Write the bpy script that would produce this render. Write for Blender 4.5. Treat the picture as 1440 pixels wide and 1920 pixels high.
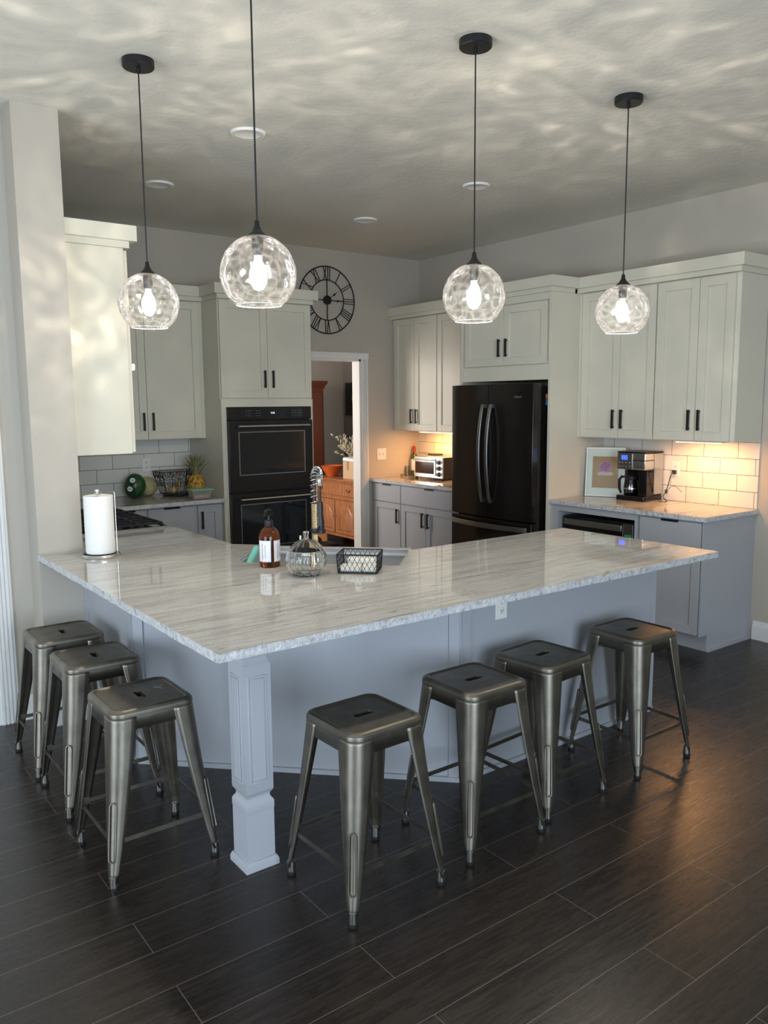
import bpy, bmesh, math, random
from mathutils import Vector, Matrix
random.seed(7)
PI = math.pi
S = bpy.context.scene
for o in list(bpy.data.objects): bpy.data.objects.remove(o)
COL = S.collection

# ------------------------------------------------------------------ camera
yaw, pitch, roll = 0.639544, 0.13366, -0.007662
fw = Vector((math.sin(yaw)*math.cos(pitch), math.cos(yaw)*math.cos(pitch), -math.sin(pitch)))
rt = Vector((math.cos(yaw), -math.sin(yaw), 0)); up = rt.cross(fw)
r2 = math.cos(roll)*rt + math.sin(roll)*up; u2 = -math.sin(roll)*rt + math.cos(roll)*up
cam = bpy.data.cameras.new('camera'); cam_o = bpy.data.objects.new('camera', cam); COL.objects.link(cam_o)
cam.sensor_fit = 'VERTICAL'; cam.sensor_height = 36; cam.lens = 1522.44/1920*36; cam.clip_start = .05
m = Matrix.Identity(4)
for i in range(3):
    m[i][0] = r2[i]; m[i][1] = u2[i]; m[i][2] = -fw[i]
m[0][3], m[1][3], m[2][3] = -5.3786, -6.6025, 1.6621
cam_o.matrix_world = m; S.camera = cam_o

# ------------------------------------------------------------------ world, exposure, daylight
S.view_settings.view_transform = 'Standard'; S.view_settings.look = 'None'
S.view_settings.gamma = 1; S.view_settings.use_curve_mapping = False
S.view_settings.exposure = 0.12
W = bpy.data.worlds.new('world'); S.world = W; W.use_nodes = True
W.node_tree.nodes['Background'].inputs[0].default_value = (.72, .84, 1, 1)
W.node_tree.nodes['Background'].inputs[1].default_value = 1.2
DAY_BACK, DAY_SIDE, DAY_DIN = 185, 140, 62
PEND_W = 13; VEIL = .015; UNDER_W = .8

def area(name, loc, target, sx, sy, power, color):
    l = bpy.data.lights.new(name, 'AREA'); l.shape = 'RECTANGLE'; l.size = sx; l.size_y = sy
    l.energy = power; l.color = color
    o = bpy.data.objects.new(name, l); COL.objects.link(o); o.location = loc
    o.rotation_euler = (Vector(target)-Vector(loc)).to_track_quat('-Z', 'Y').to_euler(); return o
area('daylight_back_window', (-5.3, -9.42, 1.45), (-5.3, 0, 1.45), 3.0, 2.0, DAY_BACK, (.70, .84, 1))
area('daylight_side_window', (-8.92, -5.2, 1.25), (0, -5.2, 1.25), 3.0, 2.2, DAY_SIDE, (.74, .86, 1))
area('daylight_dining_window', (-2.55, 1.5, 1.6), (2, 1.5, 1.5), 1.2, 1.5, DAY_DIN, (1, .9, .84))

# ------------------------------------------------------------------ mesh helpers
MAT = {}
INV = {}
class MB:
    def __init__(s): s.bm = bmesh.new(); s.weld = False
    def face(s, pts, mi=0):
        f = s.bm.faces.new([s.bm.verts.new(p) for p in pts]); f.material_index = mi; return f
    def hexa(s, c):
        v = [s.bm.verts.new(p) for p in c]
        for q in ((0,3,2,1),(4,5,6,7),(0,1,5,4),(1,2,6,5),(2,3,7,6),(3,0,4,7)): s.bm.faces.new([v[i] for i in q])
        return s
    def box(s, x0, x1, y0, y1, z0, z1):
        return s.hexa([(x0,y0,z0),(x1,y0,z0),(x1,y1,z0),(x0,y1,z0),(x0,y0,z1),(x1,y0,z1),(x1,y1,z1),(x0,y1,z1)])
    def mbox(s, f, u0, u1, z0, z1, d0, d1):
        return s.hexa([f(u0,d0,z0),f(u1,d0,z0),f(u1,d1,z0),f(u0,d1,z0),f(u0,d0,z1),f(u1,d0,z1),f(u1,d1,z1),f(u0,d1,z1)])
    def prism(s, poly, z0, z1, side=0):
        a = [s.bm.verts.new((x,y,z0)) for x,y in poly]; b = [s.bm.verts.new((x,y,z1)) for x,y in poly]
        n = len(poly); s.bm.faces.new(b); s.bm.faces.new(list(reversed(a)))
        for i in range(n):
            f = s.bm.faces.new([a[i],a[(i+1)%n],b[(i+1)%n],b[i]]); f.material_index = side
        return s
    def loft(s, rings, closed=True, cap0=False, cap1=False):
        R = [[s.bm.verts.new(p) for p in r] for r in rings]
        for a, b in zip(R, R[1:]):
            n = len(a)
            for i in range(n if closed else n-1): s.bm.faces.new([a[i],a[(i+1)%n],b[(i+1)%n],b[i]])
        if cap0: s.bm.faces.new(list(reversed(R[0])))
        if cap1: s.bm.faces.new(R[-1])
        return s
    def lathe(s, prof, c=(0,0,0), n=32, axis='z', cap0=True, cap1=True, wob=None):
        rings = []
        for r, h in prof:
            ring = []
            for i in range(n):
                a = 2*PI*i/n; rr = max(r, 1e-4)*(wob(a, h) if wob else 1)
                x, y = rr*math.cos(a), rr*math.sin(a)
                p = (x, y, h) if axis=='z' else ((h, x, y) if axis=='x' else (y, h, x))
                ring.append((p[0]+c[0], p[1]+c[1], p[2]+c[2]))
            rings.append(ring)
        return s.loft(rings, True, cap0, cap1)
    def tube(s, pts, r, n=8, closed=False):
        pts = [Vector(p) for p in pts]; N = len(pts); rings = []; prev = None
        for i, p in enumerate(pts):
            if closed: t = pts[(i+1)%N]-pts[i-1]
            else: t = pts[min(i+1,N-1)]-pts[max(i-1,0)]
            t.normalize()
            if prev is None:
                a = Vector((0,0,1)) if abs(t.z) < .9 else Vector((1,0,0)); prev = t.cross(a).normalized()
            else:
                prev = (prev - t*prev.dot(t)).normalized()
            b = t.cross(prev); rr = r[i] if isinstance(r, (list,tuple)) else r
            rings.append([p+rr*(math.cos(2*PI*k/n)*prev+math.sin(2*PI*k/n)*b) for k in range(n)])
        if closed: rings.append(rings[0]); s.weld = True
        return s.loft(rings, True, not closed, not closed)
    def bar(s, p0, p1, w, h, upv=(0,0,1)):
        p0, p1 = Vector(p0), Vector(p1); t = (p1-p0).normalized(); upv = Vector(upv)
        a = t.cross(upv).normalized(); b = a.cross(t)
        q = [p + a*sx*w/2 + b*sy*h/2 for p in (p0,p1) for sx,sy in ((-1,-1),(1,-1),(1,1),(-1,1))]
        return s.hexa(q)
    def sphere(s, c, rx, ry=None, rz=None, n=24, m=14):
        ry = ry or rx; rz = rz or rx
        rings = [[(c[0]+rx*math.sin(PI*j/m)*math.cos(2*PI*i/n), c[1]+ry*math.sin(PI*j/m)*math.sin(2*PI*i/n), c[2]-rz*math.cos(PI*j/m)) for i in range(n)] for j in range(1, m)]
        return s.loft(rings, True, True, True)
    def xf(s, M): bmesh.ops.transform(s.bm, matrix=M, verts=s.bm.verts); return s
    def build(s, name, mat, parent=None, local=False, bevel=0, smooth=38, solid=0, seg=2):
        bm = s.bm
        if s.weld: bmesh.ops.remove_doubles(bm, verts=bm.verts, dist=1e-6)
        bmesh.ops.recalc_face_normals(bm, faces=bm.faces)
        if parent is not None and not local and parent in INV: bm.transform(INV[parent])
        for f in bm.faces: f.smooth = True
        for e in bm.edges:
            if len(e.link_faces) == 2 and e.calc_face_angle(0) > math.radians(smooth): e.smooth = False
        me = bpy.data.meshes.new(name); bm.to_mesh(me); bm.free()
        for mm in (mat if isinstance(mat, (list,tuple)) else [mat]): me.materials.append(MAT[mm])
        o = bpy.data.objects.new(name, me); COL.objects.link(o)
        if parent is not None:
            o.parent = parent; INV[o] = INV.get(parent, Matrix.Identity(4))
        if solid:
            md = o.modifiers.new('solid', 'SOLIDIFY'); md.thickness = solid; md.offset = -1
        if bevel:
            md = o.modifiers.new('bevel', 'BEVEL'); md.width = bevel; md.segments = seg; md.limit_method = 'ANGLE'; md.angle_limit = math.radians(40)
        return o

def tag(o, label, cat, group=None, kind=None):
    if label: o['label'] = label
    if cat: o['category'] = cat
    if group: o['group'] = group
    if kind: o['kind'] = kind
    return o
def thing(name, label, cat, loc, rz=0, group=None):
    o = bpy.data.objects.new(name, None); COL.objects.link(o); o.location = loc; o.rotation_euler = (0,0,rz)
    o.empty_display_size = .05
    M = Matrix.Translation(loc) @ Matrix.Rotation(rz, 4, 'Z'); INV[o] = M.inverted()
    return tag(o, label, cat, group)
def struct(mb, name, mat, **k):
    o = mb.build(name, mat, **k); o['kind'] = 'structure'; return o
def copy_tree(o, parent=None):
    c = o.copy(); COL.objects.link(c)
    if parent is not None: c.parent = parent
    for ch in list(o.children): copy_tree(ch, c)
    return c
def text(name, s, size, M, mat, parent, local=False, ext=.0004, align='CENTER'):
    cu = bpy.data.curves.new(name, 'FONT'); cu.body = s; cu.size = size; cu.extrude = ext; cu.align_x = align; cu.align_y = 'CENTER'; cu.resolution_u = 2
    t = bpy.data.objects.new(name+'_tmp', cu); COL.objects.link(t)
    dg = bpy.context.evaluated_depsgraph_get(); me = bpy.data.meshes.new_from_object(t.evaluated_get(dg))
    bpy.data.objects.remove(t); bpy.data.curves.remove(cu)
    me.transform(M if local else INV[parent] @ M); me.name = name
    me.materials.clear(); me.materials.append(MAT[mat])
    o = bpy.data.objects.new(name, me); COL.objects.link(o); o.parent = parent; INV[o] = INV[parent]; return o
def basis(o, x, y, z):
    M = Matrix.Identity(4)
    for i in range(3): M[i][0] = x[i]; M[i][1] = y[i]; M[i][2] = z[i]; M[i][3] = o[i]
    return M

# ------------------------------------------------------------------ materials
def mat(name, col=(.5,.5,.5), rough=.5, metal=0, spec=.5, emit=None, es=0, trans=0, ior=1.45, bump=0, bscale=50, coat=0, var=0, vscale=8):
    M = bpy.data.materials.new(name); M.use_nodes = True; MAT[name] = M
    nt = M.node_tree; b = nt.nodes['Principled BSDF']
    b.inputs['Base Color'].default_value = (*col, 1); b.inputs['Roughness'].default_value = rough
    b.inputs['Metallic'].default_value = metal; b.inputs['Specular IOR Level'].default_value = spec
    b.inputs['IOR'].default_value = ior; b.inputs['Transmission Weight'].default_value = trans
    b.inputs['Coat Weight'].default_value = coat; b.inputs['Coat Roughness'].default_value = .05
    if emit: b.inputs['Emission Color'].default_value = (*emit, 1); b.inputs['Emission Strength'].default_value = es
    tc = nt.nodes.new('ShaderNodeTexCoord')
    if bump:
        n = nt.nodes.new('ShaderNodeTexNoise'); n.inputs['Scale'].default_value = bscale; n.inputs['Detail'].default_value = 3
        bp = nt.nodes.new('ShaderNodeBump'); bp.inputs['Strength'].default_value = bump; bp.inputs['Distance'].default_value = .01
        nt.links.new(tc.outputs['Object'], n.inputs['Vector']); nt.links.new(n.outputs['Fac'], bp.inputs['Height']); nt.links.new(bp.outputs['Normal'], b.inputs['Normal'])
    if var:
        n = nt.nodes.new('ShaderNodeTexNoise'); n.inputs['Scale'].default_value = vscale; n.inputs['Detail'].default_value = 4
        cr = nt.nodes.new('ShaderNodeValToRGB'); nt.links.new(tc.outputs['Object'], n.inputs['Vector']); nt.links.new(n.outputs['Fac'], cr.inputs['Fac'])
        cr.color_ramp.elements[0].position = .3; cr.color_ramp.elements[1].position = .7
        cr.color_ramp.elements[0].color = (*[c*(1-var) for c in col], 1); cr.color_ramp.elements[1].color = (*[min(1, c*(1+var)) for c in col], 1)
        nt.links.new(cr.outputs['Color'], b.inputs['Base Color'])
    return M
def N(M, t): return M.node_tree.nodes.new(t)
def L(M, a, b): M.node_tree.links.new(a, b)
def BS(M): return M.node_tree.nodes['Principled BSDF']
def vmap(M, src='Object', scale=(1,1,1), loc=(0,0,0), rot=(0,0,0)):
    tc = N(M,'ShaderNodeTexCoord'); mp = N(M,'ShaderNodeMapping'); L(M, tc.outputs[src], mp.inputs['Vector'])
    mp.inputs['Scale'].default_value = scale; mp.inputs['Location'].default_value = loc; mp.inputs['Rotation'].default_value = rot
    return mp.outputs['Vector']
def noise(M, vec, scale, detail=4, rough=.55, dist=0):
    n = N(M,'ShaderNodeTexNoise'); n.inputs['Scale'].default_value = scale; n.inputs['Detail'].default_value = detail
    n.inputs['Roughness'].default_value = rough; n.inputs['Distortion'].default_value = dist; L(M, vec, n.inputs['Vector']); return n.outputs['Fac']
def ramp(M, fac, stops):
    r = N(M,'ShaderNodeValToRGB'); e = r.color_ramp.elements
    while len(e) < len(stops): e.new(.5)
    for i, (p, c) in enumerate(stops): e[i].position = p; e[i].color = (*c, 1)
    L(M, fac, r.inputs['Fac']); return r.outputs['Color']
def mix(M, fac, a, b, mode='MIX'):
    x = N(M,'ShaderNodeMix'); x.data_type = 'RGBA'; x.blend_type = mode
    for sock, v in ((x.inputs[0], fac), (x.inputs[6], a), (x.inputs[7], b)):
        if isinstance(v, (int,float)): sock.default_value = v
        elif isinstance(v, tuple): sock.default_value = (*v, 1)
        else: L(M, v, sock)
    return x.outputs[2]

mat('wall_paint', (.49,.45,.385), .7, bump=.04, bscale=250)
mat('ceiling_paint', (.68,.665,.60), .8, bump=.35, bscale=28)
mat('cabinet_white', (.68,.65,.54), .38, bump=.01, bscale=60)
mat('cabinet_grey', (.42,.435,.465), .36)
mat('trim_white', (.76,.76,.74), .4)
mat('black_metal', (.012,.012,.013), .4, spec=.4)
mat('black_gloss', (.008,.008,.009), .08)
mat('black_plastic', (.015,.015,.016), .35)
mat('dark_steel', (.03,.027,.026), .3, metal=.6)
mat('fridge_skin', (.012,.009,.008), .2, metal=.2, coat=.15)
mat('steel', (.62,.62,.60), .28, metal=1)
mat('sink_steel', (.60,.62,.64), .3, metal=.6)
mat('sink_steel_lit', (.85,.86,.87), .25, metal=.6)  # basin steel in a lighter copy; brightness of rim and ledges put into the colour
mat('brass_steel', (.46,.39,.27), .3, metal=1)
mat('handle_steel', (.36,.36,.36), .3, metal=1)
mat('rubber', (.01,.01,.01), .6)
mat('plate_white', (.82,.81,.78), .35)
mat('slot_dark', (.03,.03,.03), .5)
mat('paper', (.88,.87,.83), .9, bump=.3, bscale=120)
mat('label_white', (.82,.83,.86), .6)
mat('ink', (.10,.11,.14), .6)
mat('teal', (.20,.62,.55), .45)
mat('terracotta', (.62,.13,.035), .3)
mat('cardboard', (.60,.42,.26), .8)
mat('dry_plant', (.55,.52,.36), .8, var=.3, vscale=30)
mat('armoire_wood', (.13,.030,.008), .35)
mat('dark_room', (.02,.02,.02), .7)
mat('gold', (.45,.30,.10), .3, metal=1)
mat('display_blue', (.0,.0,.1), .3, emit=(.04,.08,1), es=2.5)
mat('display_white', (.1,.1,.1), .3, emit=(.8,.9,1), es=2)
mat('display_green', (.0,.05,.01), .3, emit=(.05,.6,.2), es=.15)
mat('kraft', (.38,.25,.13), .7)
mat('mat_board', (.66,.70,.66), .6)
mat('petal', (.52,.22,.44), .6, var=.35, vscale=60)
mat('oven_glass', (.004,.004,.004), .05, spec=.6)
mat('toaster_glass', (.05,.018,.008), .12)
mat('green_tub', (.25,.55,.42), .35)
mat('food', (.60,.36,.24), .6)
mat('melon_skin', (.42,.38,.20), .6, bump=.4, bscale=90, var=.2, vscale=40)
mat('squash', (.55,.40,.16), .5, var=.3, vscale=30)
mat('leaf', (.13,.17,.07), .5, var=.3, vscale=40)
mat('leaf_dry', (.25,.24,.12), .6, var=.35, vscale=40)
mat('wine_glass_green', (.16,.17,.01), .1, trans=.5)
mat('wine_red', (.35,.03,.01), .4)
mat('soap_amber', (.30,.07,.012), .02, trans=.93, ior=1.4)
mat('sponge_white', (.80,.78,.70), .9, bump=.4, bscale=80)
mat('lamp_off', (.75,.75,.70), .5)
mat('magnet_orange', (.7,.2,.05), .5); mat('magnet_blue', (.05,.18,.4), .5)
mat('paint_dark', (.012,.014,.012), .4); mat('paint_gold', (.75,.45,.10), .5); mat('paint_red', (.6,.10,.04), .5)
mat('undercab_lens', (.9,.8,.6), .5, emit=(1,.46,.15), es=138)
mat('clear_glass', (.98,.99,.98), .01, trans=1, ior=1.36)
mat('plastic_tape', (.15,.45,.55), .5)
mat('tub_plastic', (.8,.82,.8), .25, trans=.75, ior=1.2)
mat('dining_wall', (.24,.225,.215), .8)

# watermelon
M = mat('watermelon', (.02,.06,.02), .3)
v = vmap(M, scale=(1,1,.15)); r = ramp(M, noise(M, v, 26, 3, .6, .6), [(.38,(.012,.035,.012)),(.6,(.03,.10,.03))]); L(M, r, BS(M).inputs['Base Color'])
# pineapple
M = mat('pineapple_skin', (.6,.35,.05), .5)
vo = N(M,'ShaderNodeTexVoronoi'); vo.inputs['Scale'].default_value = 55; L(M, vmap(M), vo.inputs['Vector'])
L(M, ramp(M, vo.outputs['Distance'], [(.0,(.80,.50,.08)),(.45,(.60,.32,.04)),(.8,(.16,.09,.02))]), BS(M).inputs['Base Color'])
bp = N(M,'ShaderNodeBump'); bp.invert = True; bp.inputs['Strength'].default_value = .8; bp.inputs['Distance'].default_value = .01; L(M, vo.outputs['Distance'], bp.inputs['Height']); L(M, bp.outputs['Normal'], BS(M).inputs['Normal'])
# buffet wood
M = mat('oak', (.4,.2,.1), .32)
v = vmap(M, scale=(18,18,1.6)); L(M, ramp(M, noise(M, v, 3, 6, .6, .5), [(.3,(.27,.10,.04)),(.55,(.40,.17,.075)),(.75,(.50,.24,.12))]), BS(M).inputs['Base Color'])
# stool gunmetal
M = mat('gunmetal', (.2,.19,.16), .34, metal=1)
v = vmap(M); L(M, ramp(M, noise(M, v, 7, 5, .6), [(.3,(.17,.155,.125)),(.7,(.27,.248,.205))]), BS(M).inputs['Base Color'])
L(M, ramp(M, noise(M, v, 16, 4), [(.3,(.38,)*3),(.7,(.50,)*3)]), BS(M).inputs['Roughness'])
# granite
def granite(name, top):
    M = mat(name, (.5,.5,.5), .035 if top else .45, spec=.6)
    v = vmap(M, rot=(0,0,.10))
    st = vmap(M, scale=(1.1,13,13), rot=(0,0,.13))
    st2 = vmap(M, scale=(3.2,44,44), rot=(0,0,.10))
    big = noise(M, vmap(M, scale=(.7,2.2,2.2), rot=(0,0,.2)), 2.2, 4, .6, .6)
    a = ramp(M, noise(M, st, 1.6, 10, .74, .9), [(.33,(.19,.178,.16)),(.42,(.38,.365,.33)),(.53,(.52,.505,.465)),(.70,(.70,.69,.65))])
    c = mix(M, .5, a, ramp(M, noise(M, st2, 1.5, 8, .8, .6), [(.36,(.10,.092,.085)),(.45,(.42,.405,.37)),(.68,(.66,.65,.61))]))
    c = mix(M, ramp(M, big, [(.50,(0,0,0)),(.68,(.75,.75,.75))]), c, (.56,.55,.50))
    th = ramp(M, noise(M, st, 2.4, 8, .72, 1.6), [(.345,(1,1,1)),(.385,(0,0,0))])
    c = mix(M, th, c, (.15,.14,.135))
    sp = ramp(M, noise(M, v, 70, 2, .5), [(.24,(1,1,1)),(.29,(0,0,0))])
    c = mix(M, sp, c, (.12,.10,.10))
    if not top:
        c = mix(M, .62, c, ramp(M, noise(M, v, 38, 6, .7), [(.33,(.25,.25,.25)),(.45,(.62,.62,.60)),(.65,(.82,.82,.79))]))
        bp = N(M,'ShaderNodeBump'); bp.inputs['Strength'].default_value = 1; bp.inputs['Distance'].default_value = .012
        L(M, noise(M, v, 30, 5, .6), bp.inputs['Height']); L(M, bp.outputs['Normal'], BS(M).inputs['Normal'])
    c = mix(M, .8, c, ramp(M, noise(M, v, 130, 3, .6), [(.3,(.78,.78,.80)),(.5,(1,1,1)),(.7,(1.14,1.14,1.15))]), 'MULTIPLY')
    c = mix(M, 1.0, c, (1.0,1.005,1.05), 'MULTIPLY')
    L(M, c, BS(M).inputs['Base Color'])
granite('granite', True); granite('granite_edge', False)
# wood floor
M = mat('floor_wood', (.03,.02,.015), .3, spec=.6)
tc = N(M,'ShaderNodeTexCoord'); mp = N(M,'ShaderNodeMapping'); L(M, tc.outputs['Object'], mp.inputs['Vector'])
mp.inputs['Location'].default_value = (.44, 4.70+.178*20, 0)
br = N(M,'ShaderNodeTexBrick'); L(M, mp.outputs['Vector'], br.inputs['Vector'])
br.offset = .43; br.offset_frequency = 2; br.squash = 1
for k, v_ in (('Scale',1),('Mortar Size',.0011),('Mortar Smooth',.1),('Bias',0),('Brick Width',1.21),('Row Height',.178)): br.inputs[k].default_value = v_
br.inputs['Color1'].default_value = (0,0,0,1); br.inputs['Color2'].default_value = (1,1,1,1); br.inputs['Mortar'].default_value = (.5,.5,.5,1)
v = vmap(M, scale=(1.4,16,1)); comb = N(M,'ShaderNodeVectorMath'); comb.operation = 'MULTIPLY_ADD'
L(M, br.outputs['Color'], comb.inputs[0]); comb.inputs[1].default_value = (7,5,3); L(M, v, comb.inputs[2])
g = noise(M, comb.outputs[0], 3.2, 8, .68, 1.2)
c = ramp(M, g, [(.28,(.006,.0043,.0035)),(.5,(.015,.0105,.008)),(.72,(.042,.028,.019))])
c = mix(M, ramp(M, br.outputs['Color'], [(0,(0,0,0)),(1,(.55,.55,.55))]), c, (.026,.018,.014), 'MIX')
c = mix(M, br.outputs['Fac'], c, (.16,.13,.11))  # plank seams painted pale, for the light their bevelled edges catch
L(M, c, BS(M).inputs['Base Color'])
L(M, ramp(M, g, [(.3,(.22,)*3),(.7,(.34,)*3)]), BS(M).inputs['Roughness'])
bp = N(M,'ShaderNodeBump'); bp.inputs['Strength'].default_value = .13; bp.inputs['Distance'].default_value = .004; L(M, g, bp.inputs['Height']); L(M, bp.outputs['Normal'], BS(M).inputs['Normal'])
# subway tile (u along wall, z up)
def tile(name, axis, sign, shift):
    M = mat(name, (.7,.7,.65), .14)
    tc = N(M,'ShaderNodeTexCoord'); sx = N(M,'ShaderNodeSeparateXYZ'); L(M, tc.outputs['Object'], sx.inputs[0])
    mu = N(M,'ShaderNodeMath'); mu.operation = 'MULTIPLY_ADD'; L(M, sx.outputs[axis], mu.inputs[0]); mu.inputs[1].default_value = sign; mu.inputs[2].default_value = -shift + .263*20
    mz = N(M,'ShaderNodeMath'); mz.operation = 'SUBTRACT'; L(M, sx.outputs[2], mz.inputs[0]); mz.inputs[1].default_value = .915
    cb = N(M,'ShaderNodeCombineXYZ'); L(M, mu.outputs[0], cb.inputs[0]); L(M, mz.outputs[0], cb.inputs[1])
    b = N(M,'ShaderNodeTexBrick'); L(M, cb.outputs[0], b.inputs['Vector']); b.offset = .5; b.offset_frequency = 2
    for k, v_ in (('Scale',1),('Mortar Size',.0018),('Mortar Smooth',.1),('Bias',0),('Brick Width',.263),('Row Height',.1143)): b.inputs[k].default_value = v_
    b.inputs['Color1'].default_value = (.70,.69,.64,1); b.inputs['Color2'].default_value = (.74,.73,.68,1); b.inputs['Mortar'].default_value = (.07,.065,.06,1)
    L(M, b.outputs['Color'], BS(M).inputs['Base Color'])
    bp = N(M,'ShaderNodeBump'); bp.invert = True; bp.inputs['Strength'].default_value = .5; bp.inputs['Distance'].default_value = .003
    L(M, b.outputs['Fac'], bp.inputs['Height']); L(M, bp.outputs['Normal'], BS(M).inputs['Normal'])
tile('tile_right', 1, -1, .1115); tile('tile_back', 0, 1, .074)
# rippled lamp glass: transparent + fresnel reflection, so the bulb lights the room through it
def thin_glass(name, tint, refl, ripple=0, rscale=30, rough=.03):
    M = bpy.data.materials.new(name); M.use_nodes = True; MAT[name] = M; nt = M.node_tree; nt.nodes.clear()
    out = N(M,'ShaderNodeOutputMaterial'); tr = N(M,'ShaderNodeBsdfTransparent'); gl = N(M,'ShaderNodeBsdfGlossy'); mx = N(M,'ShaderNodeMixShader'); fr = N(M,'ShaderNodeFresnel')
    tr.inputs[0].default_value = (*tint, 1); gl.inputs['Roughness'].default_value = rough; fr.inputs['IOR'].default_value = refl
    L(M, fr.outputs[0], mx.inputs[0]); L(M, tr.outputs[0], mx.inputs[1]); L(M, gl.outputs[0], mx.inputs[2]); L(M, mx.outputs[0], out.inputs[0])
    if ripple:
        vo = N(M,'ShaderNodeTexVoronoi'); vo.feature = 'SMOOTH_F1'; vo.inputs['Scale'].default_value = rscale
        v = vmap(M); L(M, v, vo.inputs['Vector'])
        bp = N(M,'ShaderNodeBump'); bp.inputs['Strength'].default_value = ripple; bp.inputs['Distance'].default_value = .02
        L(M, vo.outputs['Distance'], bp.inputs['Height']); L(M, bp.outputs['Normal'], gl.inputs['Normal']); L(M, bp.outputs['Normal'], fr.inputs['Normal'])
thin_glass('ripple_glass', (.97,.97,.97), 1.22, .5, 26, .06)
thin_glass('glazing', (.97,.98,.97), 1.12)
M = MAT['ripple_glass']; nt = M.node_tree; old = [n for n in nt.nodes if n.type == 'MIX_SHADER'][0]; out = [n for n in nt.nodes if n.type == 'OUTPUT_MATERIAL'][0]
tl = N(M,'ShaderNodeBsdfTranslucent'); df = N(M,'ShaderNodeBsdfDiffuse'); m1 = N(M,'ShaderNodeMixShader'); m2 = N(M,'ShaderNodeMixShader')
L(M, tl.outputs[0], m1.inputs[1]); L(M, df.outputs[0], m1.inputs[2])
vo = N(M,'ShaderNodeTexVoronoi'); vo.feature = 'DISTANCE_TO_EDGE'; vo.inputs['Scale'].default_value = 24; L(M, vmap(M), vo.inputs['Vector'])
L(M, ramp(M, vo.outputs['Distance'], [(0,(VEIL*2.8,)*3),(.12,(VEIL*1.1,)*3),(.35,(VEIL*.45,)*3)]), m2.inputs[0])
L(M, old.outputs[0], m2.inputs[1]); L(M, m1.outputs[0], m2.inputs[2]); L(M, m2.outputs[0], out.inputs[0])
thin_glass('thin_clear', (.95,.96,.96), 1.5)
# glowing bulb envelope
M = bpy.data.materials.new('bulb_glow'); M.use_nodes = True; MAT['bulb_glow'] = M; M.node_tree.nodes.clear()
out = N(M,'ShaderNodeOutputMaterial'); tr = N(M,'ShaderNodeBsdfTransparent'); em = N(M,'ShaderNodeEmission'); ad = N(M,'ShaderNodeAddShader')
em.inputs[0].default_value = (1,.90,.80,1); em.inputs[1].default_value = 2.2
L(M, tr.outputs[0], ad.inputs[0]); L(M, em.outputs[0], ad.inputs[1]); L(M, ad.outputs[0], out.inputs[0])
mat('filament', (.5,.4,.3), .5, emit=(1,.85,.7), es=60)

# ------------------------------------------------------------------ structure
HC = 3.088
struct(MB().box(-9.1, 2.4, -9.6, 4.2, -.1, 0), 'floor', 'floor_wood')
struct(MB().box(-9.1, .12, -9.6, .0, HC, HC+.1), 'ceiling', 'ceiling_paint')
# back wall with the doorway
DX0, DX1, DZ = -1.60, -.738, 2.085
mb = MB(); mb.box(-4.39, DX0, 0, .12, 0, HC); mb.box(DX1, .12, 0, .12, 0, HC); mb.box(DX0, DX1, 0, .12, DZ, HC); struct(mb, 'wall_back', 'wall_paint')
struct(MB().box(0, .12, -9.6, 0, 0, HC), 'wall_right', 'wall_paint')
struct(MB().box(-4.366, -4.147, -2.31, 0, 0, HC), 'wall_left', 'wall_paint')
# pantry wall left of the column, with its door opening
mb = MB(); mb.box(-4.57, -4.366, -2.12, -2.0, 0, HC); mb.box(-5.45, -4.57, -2.12, -2.0, 2.1, HC); mb.box(-9.1, -5.45, -2.12, -2.0, 0, HC); struct(mb, 'wall_pantry', 'wall_paint')
# walls behind the camera with window openings
mb = MB(); mb.box(-9.1,-6.8,-9.6,-9.5,0,HC); mb.box(-3.8,.12,-9.6,-9.5,0,HC); mb.box(-6.8,-3.8,-9.6,-9.5,0,.45); mb.box(-6.8,-3.8,-9.6,-9.5,2.45,HC); struct(mb, 'wall_front', 'wall_paint')
mb = MB(); mb.box(-9.1,-9,-9.6,-6.7,0,HC); mb.box(-9.1,-9,-3.7,-2.0,0,HC); mb.box(-9.1,-9,-6.7,-3.7,0,.1); mb.box(-9.1,-9,-6.7,-3.7,2.4,HC); struct(mb, 'wall_side', 'wall_paint')
def winframe(name, f, u0, u1, z0, z1):
    mb = MB(); t = .05
    for a, b in ((u0,u0+t),(u1-t,u1),((u0+u1)/2-t/2,(u0+u1)/2+t/2)): mb.mbox(f, a, b, z0, z1, 0, .06)
    for a, b in ((z0,z0+t),(z1-t,z1)): mb.mbox(f, u0, u1, a, b, 0, .06)
    struct(mb, name, 'trim_white')
winframe('window_1', lambda u,d,z: (u, -9.5-d, z), -6.8, -3.8, .45, 2.45)
winframe('window_2', lambda u,d,z: (-9.0-d, u, z), -6.7, -3.7, .1, 2.4)
# dining room beyond the doorway
struct(MB().box(-2.7, 1.5, 2.6, 2.7, 0, 2.75), 'wall_dining_back', 'wall_paint')
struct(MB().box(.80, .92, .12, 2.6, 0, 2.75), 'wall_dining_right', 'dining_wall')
struct(MB().box(-2.8, -2.7, .12, 2.7, 0, 2.75), 'wall_dining_left', 'wall_paint')
struct(MB().box(-2.8, 1.5, .12, 2.7, 2.75, 2.85), 'ceiling_dining', 'ceiling_paint')
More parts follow.
